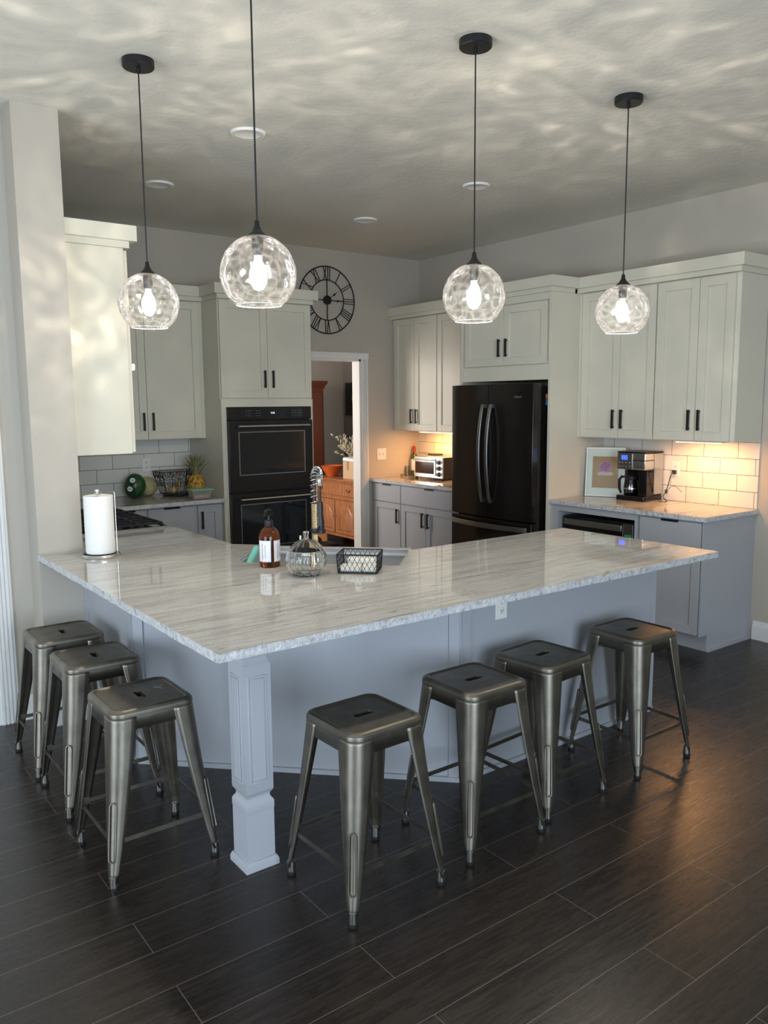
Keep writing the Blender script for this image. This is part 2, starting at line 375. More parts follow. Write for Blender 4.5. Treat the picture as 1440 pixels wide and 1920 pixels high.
# doorway casing with flutes
def casing(name, f, u0, u1, z1, w=.155, lining=.12):
    mb = MB()
    for a in (u0-w+.0, u1):
        mb.mbox(f, a, a+w, 0, z1+w*.75, 0, .012)
        for k in range(4):
            q = a+.012+k*(w-.024)/4; mb.mbox(f, q+.002, q+(w-.024)/4-.004, 0, z1+.0, .012, .02)
    mb.mbox(f, u0-w, u1+w, z1, z1+w*.62, 0, .022); mb.mbox(f, u0-w, u1+w, z1+w*.62, z1+w*.75, 0, .032)
    mb.mbox(f, u0, u0+.02, 0, z1, -lining, .0); mb.mbox(f, u1-.02, u1, 0, z1, -lining, .0); mb.mbox(f, u0, u1, z1-.02, z1, -lining, 0)
    return struct(mb, name, 'trim_white')
FB = lambda u,d,z: (u, -d, z)                 # back wall: u = x, d = depth into the room
FR = lambda u,d,z: (-d, -u, z)                # right wall: u = -y
casing('trim_1', lambda u,d,z: (u, -d, z), DX0, DX1, DZ, .078)
casing('trim_2', lambda u,d,z: (u, -2.12-d, z), -5.45, -4.57, 2.1, .10)
dr = MB().box(-5.43, -4.592, -2.10, -2.06, .012, 2.08)
for z0, z1 in ((.2,.95),(1.1,1.95)):
    for x0, x1 in ((-5.32,-5.06),(-4.96,-4.70)): dr.box(x0, x1, -2.108, -2.10, z0, z1)
dr = struct(dr, 'door_1', 'trim_white', bevel=.003)
MB().box(-4.594, -4.582, -2.128, -2.10, .20, .30).build('hinge', 'black_metal', dr)
# baseboards
def base_run(name, f, u0, u1):
    mb = MB(); mb.mbox(f, u0, u1, 0, .10, 0, .016); mb.mbox(f, u0, u1, .10, .118, 0, .011); mb.mbox(f, u0, u1, .118, .132, 0, .006); struct(mb, name, 'trim_white')
base_run('baseboard_right', FR, 3.70, 9.5)
base_run('baseboard_column', lambda u,d,z: (u, -2.31-d, z), -4.366, -4.165)
base_run('baseboard_pantry', lambda u,d,z: (u, -2.12-d, z), -4.468, -4.366)
# tiled backsplashes
struct(MB().box(-.008, 0, -3.685, -2.375, .915, 1.39), 'trim_3', 'tile_right')
struct(MB().box(-.008, 0, -1.36, 0, .915, 1.39), 'trim_4', 'tile_right')
struct(MB().box(-4.147, -2.545, -.008, 0, .915, 1.39), 'trim_5', 'tile_back')

# ------------------------------------------------------------------ cabinets
def shaker(f, u0, u1, z0, z1, d, name='door', m_='cabinet_white', parent=None, st=.06):
    mb = MB(); g = .0016; u0 += g; u1 -= g; z0 += g; z1 -= g
    mb.mbox(f, u0+st, u1-st, z0+st, z1-st, d, d+.010)
    mb.mbox(f, u0, u0+st, z0, z1, d, d+.020); mb.mbox(f, u1-st, u1, z0, z1, d, d+.020)
    mb.mbox(f, u0+st, u1-st, z0, z0+st, d, d+.020); mb.mbox(f, u0+st, u1-st, z1-st, z1, d, d+.020)
    return mb.build(name, m_, parent, bevel=.0012, seg=1)
def slab(f, u0, u1, z0, z1, d, parent, m_='cabinet_grey', name='drawer'):
    g = .0016; return MB().mbox(f, u0+g, u1-g, z0+g, z1-g, d, d+.02).build(name, m_, parent, bevel=.0012, seg=1)
def pull(f, u, z, d, door, ln=.14):
    mb = MB(); mb.mbox(f, u-.0075, u+.0075, z-ln/2, z+ln/2, d+.014, d+.026)
    for s in (-1, 1): mb.mbox(f, u-.005, u+.005, z+s*(ln/2-.012)-.005, z+s*(ln/2-.012)+.005, d, d+.016)
    return mb.build('handle', 'black_metal', door)
def edgepull(f, u, z, d, dr, ln=.13):
    return MB().mbox(f, u-ln/2, u+ln/2, z-.012, z+.002, d-.004, d+.012).build('handle', 'black_metal', dr)
def crown(f, u0, u1, d, par, ends=(0,0), m_='cabinet_white'):
    """ends: None = flush, else the depth from which the moulding returns round that end"""
    mb = MB(); mb.mbox(f, u0, u1, 2.4785, 2.512, .003, d+.016); mb.mbox(f, u0, u1, 2.512, 2.59, .003, d+.048)
    for e, u, sg in ((ends[0], u0, -1), (ends[1], u1, 1)):
        if e is None: continue
        a, b = sorted((u, u+sg*.014)); mb.mbox(f, a, b, 2.4785, 2.512, e, d+.016)
        a, b = sorted((u, u+sg*.045)); mb.mbox(f, a, b, 2.512, 2.59, e, d+.048)
    return mb.build('crown_moulding', m_, par)
ZB, ZT = 1.385, 2.478
def upper(label, f, u0, u1, d, doors, base, ends=(None,None), zb=ZB, group=None, doorz=None):
    t = thing('wall_cabinet', label, 'cabinet', base, 0, group)
    MB().mbox(f, u0, u1, zb, ZT, .009, d).build('body', 'cabinet_white', t, bevel=.001, seg=1)
    dz0, dz1 = doorz or (zb+.004, 2.472)
    for a, b, hu in doors:
        dd = shaker(f, a, b, dz0, dz1, d, parent=t)
        if hu is not None: pull(f, hu, dz0+.14, d+.02, dd)
    crown(f, u0, u1, d+.02, t, ends); return t

# right wall, coffee side
upper('tall white two-door cabinet above the coffee maker', FR, 2.375, 3.075, .34, [(2.42,2.775,2.735),(2.775,3.072,2.81)], (-.18,-2.725,ZB))
upper('tall white two-door cabinet at the right end, over the glowing tiles', FR, 3.076, 3.69, .34, [(3.08,3.405,3.365),(3.405,3.66,3.44)], (-.18,-3.385,ZB), ends=(None,.003))
# fridge surround
t = thing('fridge_surround', 'tall white cabinet surround framing the black refrigerator', 'cabinet', (-.33,-1.87,0))
MB().box(-.655, -.002, -2.373, -2.350, 0, 2.511).build('side_panel', 'cabinet_white', t)
MB().box(-.655, -.002, -1.385, -1.362, 0, 2.511).build('side_panel', 'cabinet_white', t)
MB().box(-.63, -.002, -2.349, -1.386, 1.83, ZT).build('body', 'cabinet_white', t)
MB().box(-.65, -.631, -2.349, -1.386, 1.83, 1.945).build('filler_panel', 'cabinet_white', t)
MB().box(-.65, -.631, -2.349, -1.386, 2.425, ZT).build('frieze', 'cabinet_white', t)
for a, b, h in ((1.41,1.865,1.825),(1.865,2.325,1.905)):
    dd = shaker(FR, a, b, 1.95, 2.42, .632, parent=t); pull(FR, h, 2.09, .652, dd)
crown(FR, 1.362, 2.373, .655, t, (.412,.412))
# right wall, left run
upper('white two-door wall cabinet beside the clock wall, over the toaster oven', FR, .004, .70, .34, [(.045,.365,.325),(.365,.695,.40)], (-.18,-.35,ZB))
upper('white wall cabinet half hidden behind the refrigerator top', FR, .702, 1.358, .34, [(.706,1.03,.99),(1.03,1.354,1.07)], (-.18,-1.03,ZB))
# back wall left uppers
upper('white wall cabinet above the fruit counter, left of the ovens', FB, -3.56, -2.545, .34, [(-3.52,-3.035,-3.07),(-3.035,-2.58,-2.995)], (-3.05,-.18,ZB))
# cabinet on the left wall, end panel towards the room
t = thing('wall_cabinet', 'white wall cabinet fixed beside the column, its plain end panel facing out', 'cabinet', (-3.98,-2.0,ZB))
MB().box(-4.145, -3.835, -2.245, -1.86, 1.40, ZT).build('body', 'cabinet_white', t, bevel=.001)
FL = lambda u,d,z: (-4.147+d, -u, z)
dd = shaker(FL, 1.865, 2.24, 1.405, 2.47, .312, parent=t); pull(FL, 1.91, 1.54, .332, dd)
crown(lambda u,d,z: (-4.147+d, -u, z), 1.86, 2.245, .325, t, (.003,.003))
# tall oven tower
t = thing('oven_tower', 'tall white cabinet tower housing the double wall oven', 'cabinet', (-2.115,-.32,0))
TX0, TX1, TD = -2.545, -1.70, .63
mb = MB(); mb.box(TX0, TX0+.02, -TD, -.002, 0, ZT); mb.box(TX1-.02, TX1, -TD, -.002, 0, ZT); mb.box(TX0+.02, TX1-.02, -.03, -.002, 0, ZT)
mb.box(TX0+.02, TX1-.02, -TD, -.03, 1.645, ZT); mb.box(TX0+.02, TX1-.02, -TD, -.03, 0, .28); mb.build('body', 'cabinet_white', t)
mb = MB(); mb.box(TX0, TX0+.042, -TD-.02, -TD, .1, 1.70); mb.box(TX1-.028, TX1, -TD-.02, -TD, .1, 1.70); mb.box(TX0+.042, TX1-.028, -TD-.02, -TD, 1.638, 1.70); mb.build('face_frame', 'cabinet_white', t)
for a, b, h in ((TX0+.006,-2.12,-2.155),(-2.12,TX1-.004,-2.08)):
    dd = shaker(FB, a, b, 1.707, 2.472, TD, parent=t); pull(FB, h, 1.86, TD+.02, dd)
slab(FB, TX0+.005, TX1-.005, .12, .30, TD, t, 'cabinet_white')
crown(FB, TX0, TX1, TD+.02, t, (.412,.003))
# double oven
t = thing('double_wall_oven', 'black double wall oven with steel bar handles built into the tower', 'oven', (-2.11,-.34,.32))
OX0, OX1 = -2.502, -1.73
MB().box(OX0+.01, OX1-.01, -.648, -.04, .31, 1.636).build('body', 'black_plastic', t)
p = MB().box(OX0, OX1, -.672, -.648, 1.535, 1.636).build('control_panel', 'dark_steel', t, bevel=.003)
MB().box(OX0+.09, OX1-.09, -.6735, -.672, 1.548, 1.628).build('touch_screen', 'black_gloss', p)
mb = MB()
for cx in (-2.34,-2.25,-1.92,-1.86):
    for i in range(3):
        for j in range(3): mb.box(cx+i*.018-.004, cx+i*.018+.004, -.6742, -.6735, 1.565+j*.02, 1.568+j*.02)
mb.build('button_marks', 'handle_steel', p)['kind'] = 'stuff'
text('clock_digits', '1:16', .022, basis((-2.10,-.6745,1.588),(1,0,0),(0,0,1),(0,-1,0)), 'display_white', p)
for z0, z1 in ((.955,1.528),(.36,.942)):
    d_ = MB().box(OX0, OX1, -.69, -.648, z0, z1).build('oven_door', 'dark_steel', t, bevel=.004)
    MB().box(OX0+.085, OX1-.085, -.6925, -.69, z0+.14, z1-.095).build('glass', 'oven_glass', d_)
    mb = MB(); a, b, c, e = OX0+.085, OX1-.085, z0+.14, z1-.095
    mb.box(a-.006,a,-.695,-.69,c-.006,e+.006); mb.box(b,b+.006,-.695,-.69,c-.006,e+.006); mb.box(a,b,-.695,-.69,c-.006,c); mb.box(a,b,-.695,-.69,e,e+.006)
    mb.build('window_trim', 'handle_steel', d_)
    mb = MB(); hz = z1-.045; mb.tube([(OX0+.06,-.745,hz),(OX1-.06,-.745,hz)], .011, 12)
    for x in (OX0+.08, OX1-.08): mb.tube([(x,-.745,hz),(x,-.69,hz)], .009, 8)
    mb.build('handle', 'steel', d_)

# base cabinets
def basecab(label, f, u0, u1, d, base, fronts, toe=.115, side_toe=True, name='base_cabinet', body=None):
    t = thing(name, label, 'cabinet', base)
    mb = MB(); mb.mbox(f, u0, u1, toe, .883, .009, d); mb.mbox(f, u0, u1, 0, toe, .009, d-.075); mb.build('body', 'cabinet_grey', t)
    for kind, a, b, z0, z1, h in fronts:
        if kind == 'door':
            dd = shaker(f, a, b, z0, z1, d, m_='cabinet_grey', parent=t)
            if h is not None: pull(f, h, z1-.12, d+.02, dd)
        else:
            dd = slab(f, a, b, z0, z1, d, t); edgepull(f, (a+b)/2, z1, d+.012, dd)
    return t
basecab('narrow grey base cabinet beside the doorway casing', FR, .004, .485, .61, (-.3,-.24,0), [('drawer',.04,.482,.70,.872,0),('door',.04,.482,.12,.695,.44)])
basecab('grey two-door base cabinet under the toaster oven', FR, .487, 1.358, .61, (-.3,-.92,0), [('drawer',.49,1.33,.70,.872,0),('door',.49,.865,.12,.695,.825),('door',.865,1.33,.12,.695,.905)])
# coffee side: microwave cubby and drawer unit
t = thing('base_cabinet', 'grey base cabinet with an open cubby for the microwave', 'cabinet', (-.3,-2.77,0))
mb = MB(); mb.mbox(FR, 2.376, 2.45, 0, .883, .009, .625); mb.mbox(FR, 3.145, 3.17, 0, .883, .009, .625); mb.mbox(FR, 2.45, 3.145, .835, .883, .009, .625); mb.mbox(FR, 2.45, 3.145, .44, .48, .009, .625); mb.mbox(FR, 2.45, 3.145, .48, .835, .009, .03); mb.mbox(FR, 2.45, 3.145, 0, .44, .009, .60)
mb.build('body', 'cabinet_grey', t)
shaker(FR, 2.45, 2.80, .12, .44, .60, m_='cabinet_grey', parent=t); shaker(FR, 2.80, 3.145, .12, .44, .60, m_='cabinet_grey', parent=t)
t = basecab('grey end base cabinet with one drawer over a door, right of the microwave', FR, 3.171, 3.665, .61, (-.3,-3.42,0), [('drawer',3.19,3.66,.705,.872,0),('door',3.19,3.66,.12,.70,None)])
mb = MB(); mb.prism([(-.002,.0),(-.535,.0),(-.535,.115),(-.625,.115),(-.625,.883),(-.002,.883)], 0, .010)
mb.xf(Matrix.Translation((0,-3.666,0)) @ Matrix.Rotation(PI/2,4,'X')); mb.build('end_panel', 'cabinet_grey', t)
mb = MB(); mb.box(-.54,-.002,-3.676,-3.666-.0205,0,.018) if False else mb.box(-.54,-.002,-3.692,-3.6765,0,.018); mb.build('shoe_moulding', 'cabinet_grey', t)
# microwave
t = thing('microwave', 'black microwave with a steel band tucked in the cubby', 'microwave', (-.35,-2.79,.482))
MB().mbox(FR, 2.475, 3.115, .484, .80, .12, .58).build('body', 'black_plastic', t, bevel=.004)
d_ = MB().mbox(FR, 2.477, 3.03, .49, .795, .58, .60).build('door', 'black_gloss', t, bevel=.003)
MB().mbox(FR, 2.49, 3.02, .735, .78, .60, .607).build('handle', 'steel', d_, bevel=.002)
p = MB().mbox(FR, 3.032, 3.113, .49, .795, .58, .598).build('control_panel', 'handle_steel', t, bevel=.002)
MB().mbox(FR, 3.045, 3.10, .70, .72, .598, .600).build('display', 'display_green', p)
# left back base cabinet
t = basecab('grey base cabinet below the fruit, left of the ovens', FB, -3.50, -2.547, .61, (-3.0,-.3,0), [('drawer',-3.48,-3.185,.62,.872,0),('drawer',-3.17,-2.785,.66,.872,0),('drawer',-3.17,-2.785,.40,.655,0),('drawer',-3.17,-2.785,.12,.395,0),('door',-2.765,-2.56,.12,.872,-2.735)])

# countertops
def top(name, poly, label, z0=.885, z1=.915):
    o = MB().prism(poly, z0, z1, side=1).build(name, ['granite','granite_edge'], bevel=0); tag(o, label, 'countertop'); return o
top('countertop', [(-.009,-.009),(-.65,-.009),(-.65,-1.36),(-.009,-1.36)], 'polished granite countertop under the toaster oven')
top('countertop', [(-.009,-2.375),(-.65,-2.375),(-.65,-3.70),(-.009,-3.70)], 'polished granite countertop holding the coffee maker')
top('countertop', [(-4.145,-.009),(-4.145,-.86),(-3.49,-.86),(-3.49,-.675),(-2.547,-.675),(-2.547,-.009)], 'polished granite countertop holding the watermelon and pineapple')
E_, N_ = Vector((.70711,-.70711)), Vector((.70711,.70711))
def en(e, n): p_ = E_*e + N_*n; return (p_.x, p_.y)
SB, SF, SL, SR = -4.81, -4.33, -.402, .402
isl = [(-4.371,-2.311),(-4.371,-4.40),(-1.664,-4.40),(-1.664,-3.40),(-2.835,-3.40)]
isl += [en(SR,SB), en(SL,SB), en(SL,SF), (-3.46,-2.66), (-3.46,-1.86), (-4.146,-1.86), (-4.146,-2.311)]
def rough_edge(poly, step=.05, amp=.0035, outer=((-4.371,-2.311),(-4.371,-4.40),(-1.664,-4.40))):
    out = []
    for i, a in enumerate(poly):
        b = poly[(i+1) % len(poly)]; out.append(a)
        if a in outer[:2]:
            n = int(math.hypot(b[0]-a[0], b[1]-a[1])/step)
            for k in range(1, n):
                q = k/n; j = random.uniform(-amp, amp)
                out.append((a[0]+(b[0]-a[0])*q + (j if a[0]==b[0] else 0), a[1]+(b[1]-a[1])*q + (j if a[1]==b[1] else 0)))
    return out
top('countertop', rough_edge(isl), 'large polished granite countertop of the angled breakfast bar', .885, .915)

# island / peninsula base
t = thing('peninsula_base', 'grey panelled base under the big breakfast bar', 'cabinet', (-3.2,-3.3,0))
BX, BY = -4.147, -4.07
outl = [(BX,-2.312),(BX,-3.01),(-3.087,BY),(-1.70,BY),(-1.70,-3.44),(-2.80,-3.44),(-3.50,-2.70),(-3.50,-1.87)]
ZP = .884
def wall_seg(a, b, th=.018, z0=0, z1=ZP, nm='panel', pm='cabinet_grey'):
    a, b = Vector(a), Vector(b); d_ = (b-a).normalized(); n_ = Vector((-d_.y, d_.x))*th
    return MB().prism([tuple(a), tuple(b), tuple(b+n_), tuple(a+n_)], z0, z1).build(nm, pm, t)
wall_seg(outl[0], outl[1]); wall_seg(outl[1], outl[2]); wall_seg(outl[2], outl[3]); wall_seg(outl[3], outl[4], nm='end_panel')
wall_seg(outl[4], outl[5], z0=.1, nm='kitchen_side_panel'); wall_seg(outl[5], (-2.83,-3.468), z0=.1, nm='kitchen_side_panel')
wall_seg(en(.44,-4.40), en(-.44,-4.40), z0=.1, z1=.60, nm='kitchen_side_panel'); wall_seg((-3.47,-2.76), outl[7], z0=.1, nm='kitchen_side_panel')
def batten(x, y, nx, ny, w=.045):
    tx, ty = -ny, nx
    p_ = [(x+tx*s*w/2+nx*k*.008, y+ty*s*w/2+ny*k*.008) for s, k in ((-1,0),(1,0),(1,1),(-1,1))]
    MB().prism(p_, .02, ZP).build('batten', 'cabinet_grey', t)
q = .7071
batten(BX,-2.335,-1,0); batten(BX,-2.985,-1,0); batten(BX+.02,-3.03,-q,-q); batten(-3.107,BY+.02,-q,-q); batten(-3.062,BY,0,-1); batten(-1.722,BY,0,-1, .04)
for a, b in ((outl[0],outl[1]),(outl[1],outl[2]),(outl[2],outl[3])):
    a, b = Vector(a), Vector(b); d_ = (b-a).normalized(); n_ = Vector((d_.y,-d_.x))*.014
    MB().prism([tuple(a), tuple(b), tuple(b+n_), tuple(a+n_)], 0, .022).build('shoe_moulding', 'cabinet_grey', t)
# decorative post under the corner
t = thing('support_post', 'square panelled grey post under the corner of the breakfast bar', 'post', (-4.106,-4.082,0))
def sq(h, z, c=(0,0)): return [(c[0]-h,c[1]-h,z),(c[0]+h,c[1]-h,z),(c[0]+h,c[1]+h,z),(c[0]-h,c[1]+h,z)]
prof = [(.066,0),(.066,.022),(.062,.028),(.058,.036),(.055,.038),(.055,.185),(.053,.195),(.047,.20),(.047,.206),(.054,.222),(.055,.228),(.0555,.232),(.0555,.24),(.053,.245)]
MB().loft([sq(h,z) for h,z in [(.066,0),(.066,.02),(.060,.034),(.055,.036),(.055,.215)]], True, True, True).build('foot_block', 'cabinet_grey', t, local=True)
MB().loft([sq(h,z) for h,z in [(.055,.215),(.056,.222),(.056,.245),(.053,.25),(.045,.262),(.045,.272),(.053,.285),(.055,.287)]], True, True, True).build('collar', 'cabinet_grey', t, local=True)
sh = MB().loft([sq(h,z) for h,z in [(.053,.287),(.055,.29),(.055,.755),(.053,.76)]], True, True, True).build('shaft', 'cabinet_grey', t, local=True)
for k in range(4):
    mb = MB(); d0 = .0548
    for a, b, c, e in ((-.037,-.031,.325,.72),(.031,.037,.325,.72),(-.031,.031,.325,.331),(-.031,.031,.714,.72)): mb.box(a,b,-d0-.003,-d0,c,e)
    mb.box(-.026,.026,-d0-.004,-d0,.336,.709)
    mb.xf(Matrix.Rotation(k*PI/2,4,'Z')); mb.build('raised_panel', 'cabinet_grey', sh, local=True, bevel=.001, seg=1)
MB().loft([sq(h,z) for h,z in [(.053,.76),(.045,.772),(.045,.784),(.052,.80),(.054,.803),(.0565,.806),(.0565,.825),(.053,.83),(.052,.884)]], True, True, True).build('cap', 'cabinet_grey', t, local=True)

def outlet(label, M_, gangs=('outlet',), name='wall_outlet', cat='outlet', horiz=False, mt='plate_white'):
    t = thing(name, label, cat, M_.translation); INV[t] = M_.inverted(); t.matrix_world = M_
    w = .07 if len(gangs) == 1 else .115
    MB().box(-w/2, w/2, -.0575, .0575, 0, .005).build('plate', mt, t, local=True, bevel=.002)
    for i, g_ in enumerate(gangs):
        cx = (i-(len(gangs)-1)/2)*.046
        if g_ == 'outlet':
            for s in (-1, 1):
                r_ = MB().box(cx-.016, cx+.016, s*.02-.014, s*.02+.014, .005, .007).build('receptacle', mt, t, local=True, bevel=.003)
                mb = MB(); mb.box(cx-.008,cx-.005,s*.02-.004,s*.02+.006,.007,.0076); mb.box(cx+.005,cx+.008,s*.02-.004,s*.02+.006,.007,.0076); mb.box(cx-.002,cx+.002,s*.02-.010,s*.02-.006,.007,.0076)
                mb.build('slot', 'slot_dark', r_, local=True)
        else:
            MB().box(cx-.005, cx+.005, -.010, .010, .005, .014).build('toggle', mt, t, local=True, bevel=.002)
    return t
outlet('white outlet on the grey bar panel, just under the granite edge', basis((-2.848,BY-.0005,.757),(1,0,0),(0,0,1),(0,-1,0)))
outlet('white outlet on the tiles behind the watermelon', basis((-2.935,-.0085,1.165),(1,0,0),(0,0,1),(0,-1,0)))
outlet('cream outlet on the glowing tiles feeding the coffee maker', basis((-.0085,-3.045,1.155),(0,-1,0),(0,0,1),(-1,0,0)))
outlet('double light switch on the wall beside the doorway', basis((-.495,-.0005,1.15),(1,0,0),(0,0,1),(0,-1,0)), ('toggle','toggle'), 'light_switch', 'switch')

# ------------------------------------------------------------------ refrigerator
t = thing('refrigerator', 'black french-door refrigerator with curved steel handles', 'refrigerator', (-.42,-1.87,0))
FY0, FY1 = 1.405, 2.325
MB().box(-.72, -.03, -FY1+.01, -FY0-.01, .02, 1.78).build('body', 'fridge_skin', t, bevel=.005)
MB().box(-.71,-.64,-FY1+.02,-FY1+.13,1.78,1.80).build('hinge_cover', 'handle_steel', t)
def bow(u): s_ = (u-(FY0+FY1)/2)/((FY1-FY0)/2); return .815 - .028*s_*s_
def fdoor(u0, u1, z0, z1, nm, mt):
    n = 10; us = [u0+(u1-u0)*i/n for i in range(n+1)]
    poly = [(-bow(u), -u) for u in us] + [(-.725,-u1),(-.725,-u0)]
    return MB().prism(poly, z0, z1).build(nm, mt, t, bevel=.004)
um = (FY0+FY1)/2
dl = fdoor(FY0, um-.003, .735, 1.80, 'door', 'fridge_skin'); drr = fdoor(um+.003, FY1, .735, 1.80, 'door', 'fridge_skin')
dw = fdoor(FY0, FY1, .06, .725, 'freezer_drawer', 'fridge_skin')
for u, dd in ((um-.045, dl),(um+.045, drr)):
    n = 20; rings = []
    for i in range(n+1):
        q = i/n; z = .86+.78*q; out_ = .014+.050*math.sin(PI*q)**.8; x = -bow(u)-out_
        rings.append([(x+.006,-u-.015,z),(x-.006,-u-.015,z),(x-.006,-u+.015,z),(x+.006,-u+.015,z)])
    mb = MB().loft(rings, True, True, True)
    for z in (.87,1.63): mb.box(-bow(u)-.02, -bow(u)+.003, -u-.012, -u+.012, z-.015, z+.015)
    mb.build('handle', 'handle_steel', dd, bevel=.002)
n = 20; rings = []
for i in range(n+1):
    q = i/n; u = FY0+.03+(FY1-FY0-.06)*q; x = -bow(u)-.016-.034*math.sin(PI*q)**.5
    rings.append([(x+.006,-u,.655),(x-.006,-u,.655),(x-.006,-u,.695),(x+.006,-u,.695)])
MB().loft(rings, True, True, True).build('handle', 'handle_steel', dw, bevel=.002)
uL = um+.30
text('brand_lettering', 'Whirlpool', .026, basis((-bow(uL)-.0012,-uL,1.70),(0,-1,0),(0,0,1),(-1,0,0)), 'steel', drr)
t = thing('fridge_magnet', 'small orange and blue magnet on the side of the refrigerator', 'magnet', (-.60,-FY1+.008,1.68))
MB().box(-.64,-.58,-FY1+.004,-FY1+.0095,1.685,1.72).build('orange_figure', 'magnet_orange', t, bevel=.002)
MB().box(-.64,-.575,-FY1+.004,-FY1+.0095,1.635,1.682).build('blue_figure', 'magnet_blue', t, bevel=.002)

# ------------------------------------------------------------------ range and hood
t = thing('gas_range', 'gas range with black grates behind the paper towels', 'range', (-3.81,-1.36,0))
MB().box(-4.14, -3.50, -1.855, -.865, .02, .90).build('body', 'steel', t)
ck = MB().box(-4.14, -3.495, -1.855, -.865, .90, .918).build('cooktop', 'black_gloss', t)
mb = MB(); mb.box(-4.14,-3.485,-1.858,-1.845,.915,.925); mb.box(-3.50,-3.485,-1.845,-.875,.90,.925); mb.build('steel_rim', 'steel', t)
for g0 in (-1.83,-1.51,-1.19):
    mb = MB()
    for y in (g0, g0+.10, g0+.20, g0+.30): mb.box(-4.10,-3.53,y-.006,y+.006,.938,.95)
    for x in (-4.10,-3.96,-3.815,-3.67,-3.53): mb.box(x-.006,x+.006,g0,g0+.30,.938,.95)
    for x in (-4.10,-3.53):
        for y in (g0,g0+.3): mb.box(x-.008,x+.008,y-.008,y+.008,.918,.94)
    mb.build('grate', 'black_metal', t)
for bx_ in (-3.95,-3.67):
    for by_ in (-1.68,-1.36,-1.04): MB().lathe([(.045,.918),(.045,.928),(.03,.934),(.0,.934)], (bx_,by_,0), 20).build('burner', 'black_metal', t)
t = thing('range_hood', 'steel range hood edge behind the left wall cabinet', 'range hood', (-3.9,-1.36,1.85))
mb = MB(); mb.box(-4.145,-3.655,-1.84,-.88,1.862,1.90); mb.build('canopy', 'steel', t)
MB().loft([[(-4.145,-1.80,1.90),(-3.70,-1.80,1.90),(-3.70,-.92,1.90),(-4.145,-.92,1.90)],[(-4.145,-1.5,2.1),(-3.88,-1.5,2.1),(-3.88,-1.22,2.1),(-4.145,-1.22,2.1)],[(-4.145,-1.5,2.35),(-3.88,-1.5,2.35),(-3.88,-1.22,2.35),(-4.145,-1.22,2.35)]], True, True, True).build('chimney', 'steel', t)

# ------------------------------------------------------------------ sink and faucet
SINKC = en(0,(SB+SF)/2)
t = thing('sink', 'stainless steel apron sink set into the angled counter', 'sink', (SINKC[0],SINKC[1],.66))
def enbox(mb, e0, e1, n0, n1, z0, z1):
    c = [en(e0,n0),en(e1,n0),en(e1,n1),en(e0,n1)]; return mb.hexa([(x,y,z) for z in (z0,z1) for x,y in c])
mb = MB(); a, b, c, d_ = SL+.003, SR-.003, SB+.003, SF+.02
enbox(mb,a,b,c,d_,.655,.665)
enbox(mb,a,a+.012,c,d_,.665,.902); enbox(mb,b-.012,b,c,d_,.665,.902); enbox(mb,a+.012,b-.012,c,c+.012,.665,.902); enbox(mb,a+.012,b-.012,d_-.03,d_,.665,.902)
mb.build('basin', 'sink_steel', t)
mb = MB(); enbox(mb,a,b,d_-.034,d_,.902,.908); mb.build('rim', 'sink_steel_lit', t)
mb = MB(); enbox(mb,a+.012,b-.012,d_-.042,d_-.030,.872,.880); enbox(mb,a+.012,b-.012,c+.012,c+.024,.872,.880); mb.build('ledge', 'sink_steel_lit', t)
MB().lathe([(.045,.666),(.045,.668),(.03,.669)], (*en(0,-4.55),0), 20).build('drain', 'handle_steel', t)
t = thing('dish_brush', 'mint green handle leaning in the left end of the sink', 'brush', (*en(-.33,-4.70),.67))
p0 = Vector((*en(-.360,-4.765),.855)); p1 = Vector((*en(-.362,-4.56),.935))
MB().tube([p0,p0.lerp(p1,.3),p1], [.012,.017,.018], 14).build('handle', 'teal', t)
MB().tube([p0+Vector((0,0,-.004)),p0+Vector((0.0,0,.03))], .024, 14).build('brush_head', 'sponge_white', t)
FX, FY = -3.437, -3.460
t = thing('faucet', 'tall spring-neck kitchen faucet with black spray head behind the glass pumpkin', 'faucet', (FX,FY,.915))
MB().lathe([(.028,.915),(.028,.925),(.020,.935),(.020,1.0)], (FX,FY,0), 20).build('base', 'brass_steel', t)
mb = MB(); pr = []
for i in range(64): z = 1.0+.21*i/63; pr.append((.0135+(.0022 if i%2 else 0), z))
mb.lathe(pr, (FX,FY,0), 20); mb.build('coiled_stem', 'brass_steel', t)
MB().lathe([(.018,1.075),(.0195,1.08),(.0195,1.092),(.018,1.097)], (FX,FY,0), 20).build('clamp_ring', 'black_metal', t)
hd = Vector((.60,.55)).normalized()   # spout direction over the basin
AR = .048; arc = []
for i in range(25):
    a = PI*i/24; arc.append(Vector((FX+hd.x*AR*(1-math.cos(a)), FY+hd.y*AR*(1-math.cos(a)), 1.31+AR*math.sin(a))))
path = [Vector((FX,FY,1.21+.10*i/8)) for i in range(8)] + arc
MB().tube(path, .008, 10).build('hose', 'black_plastic', t)
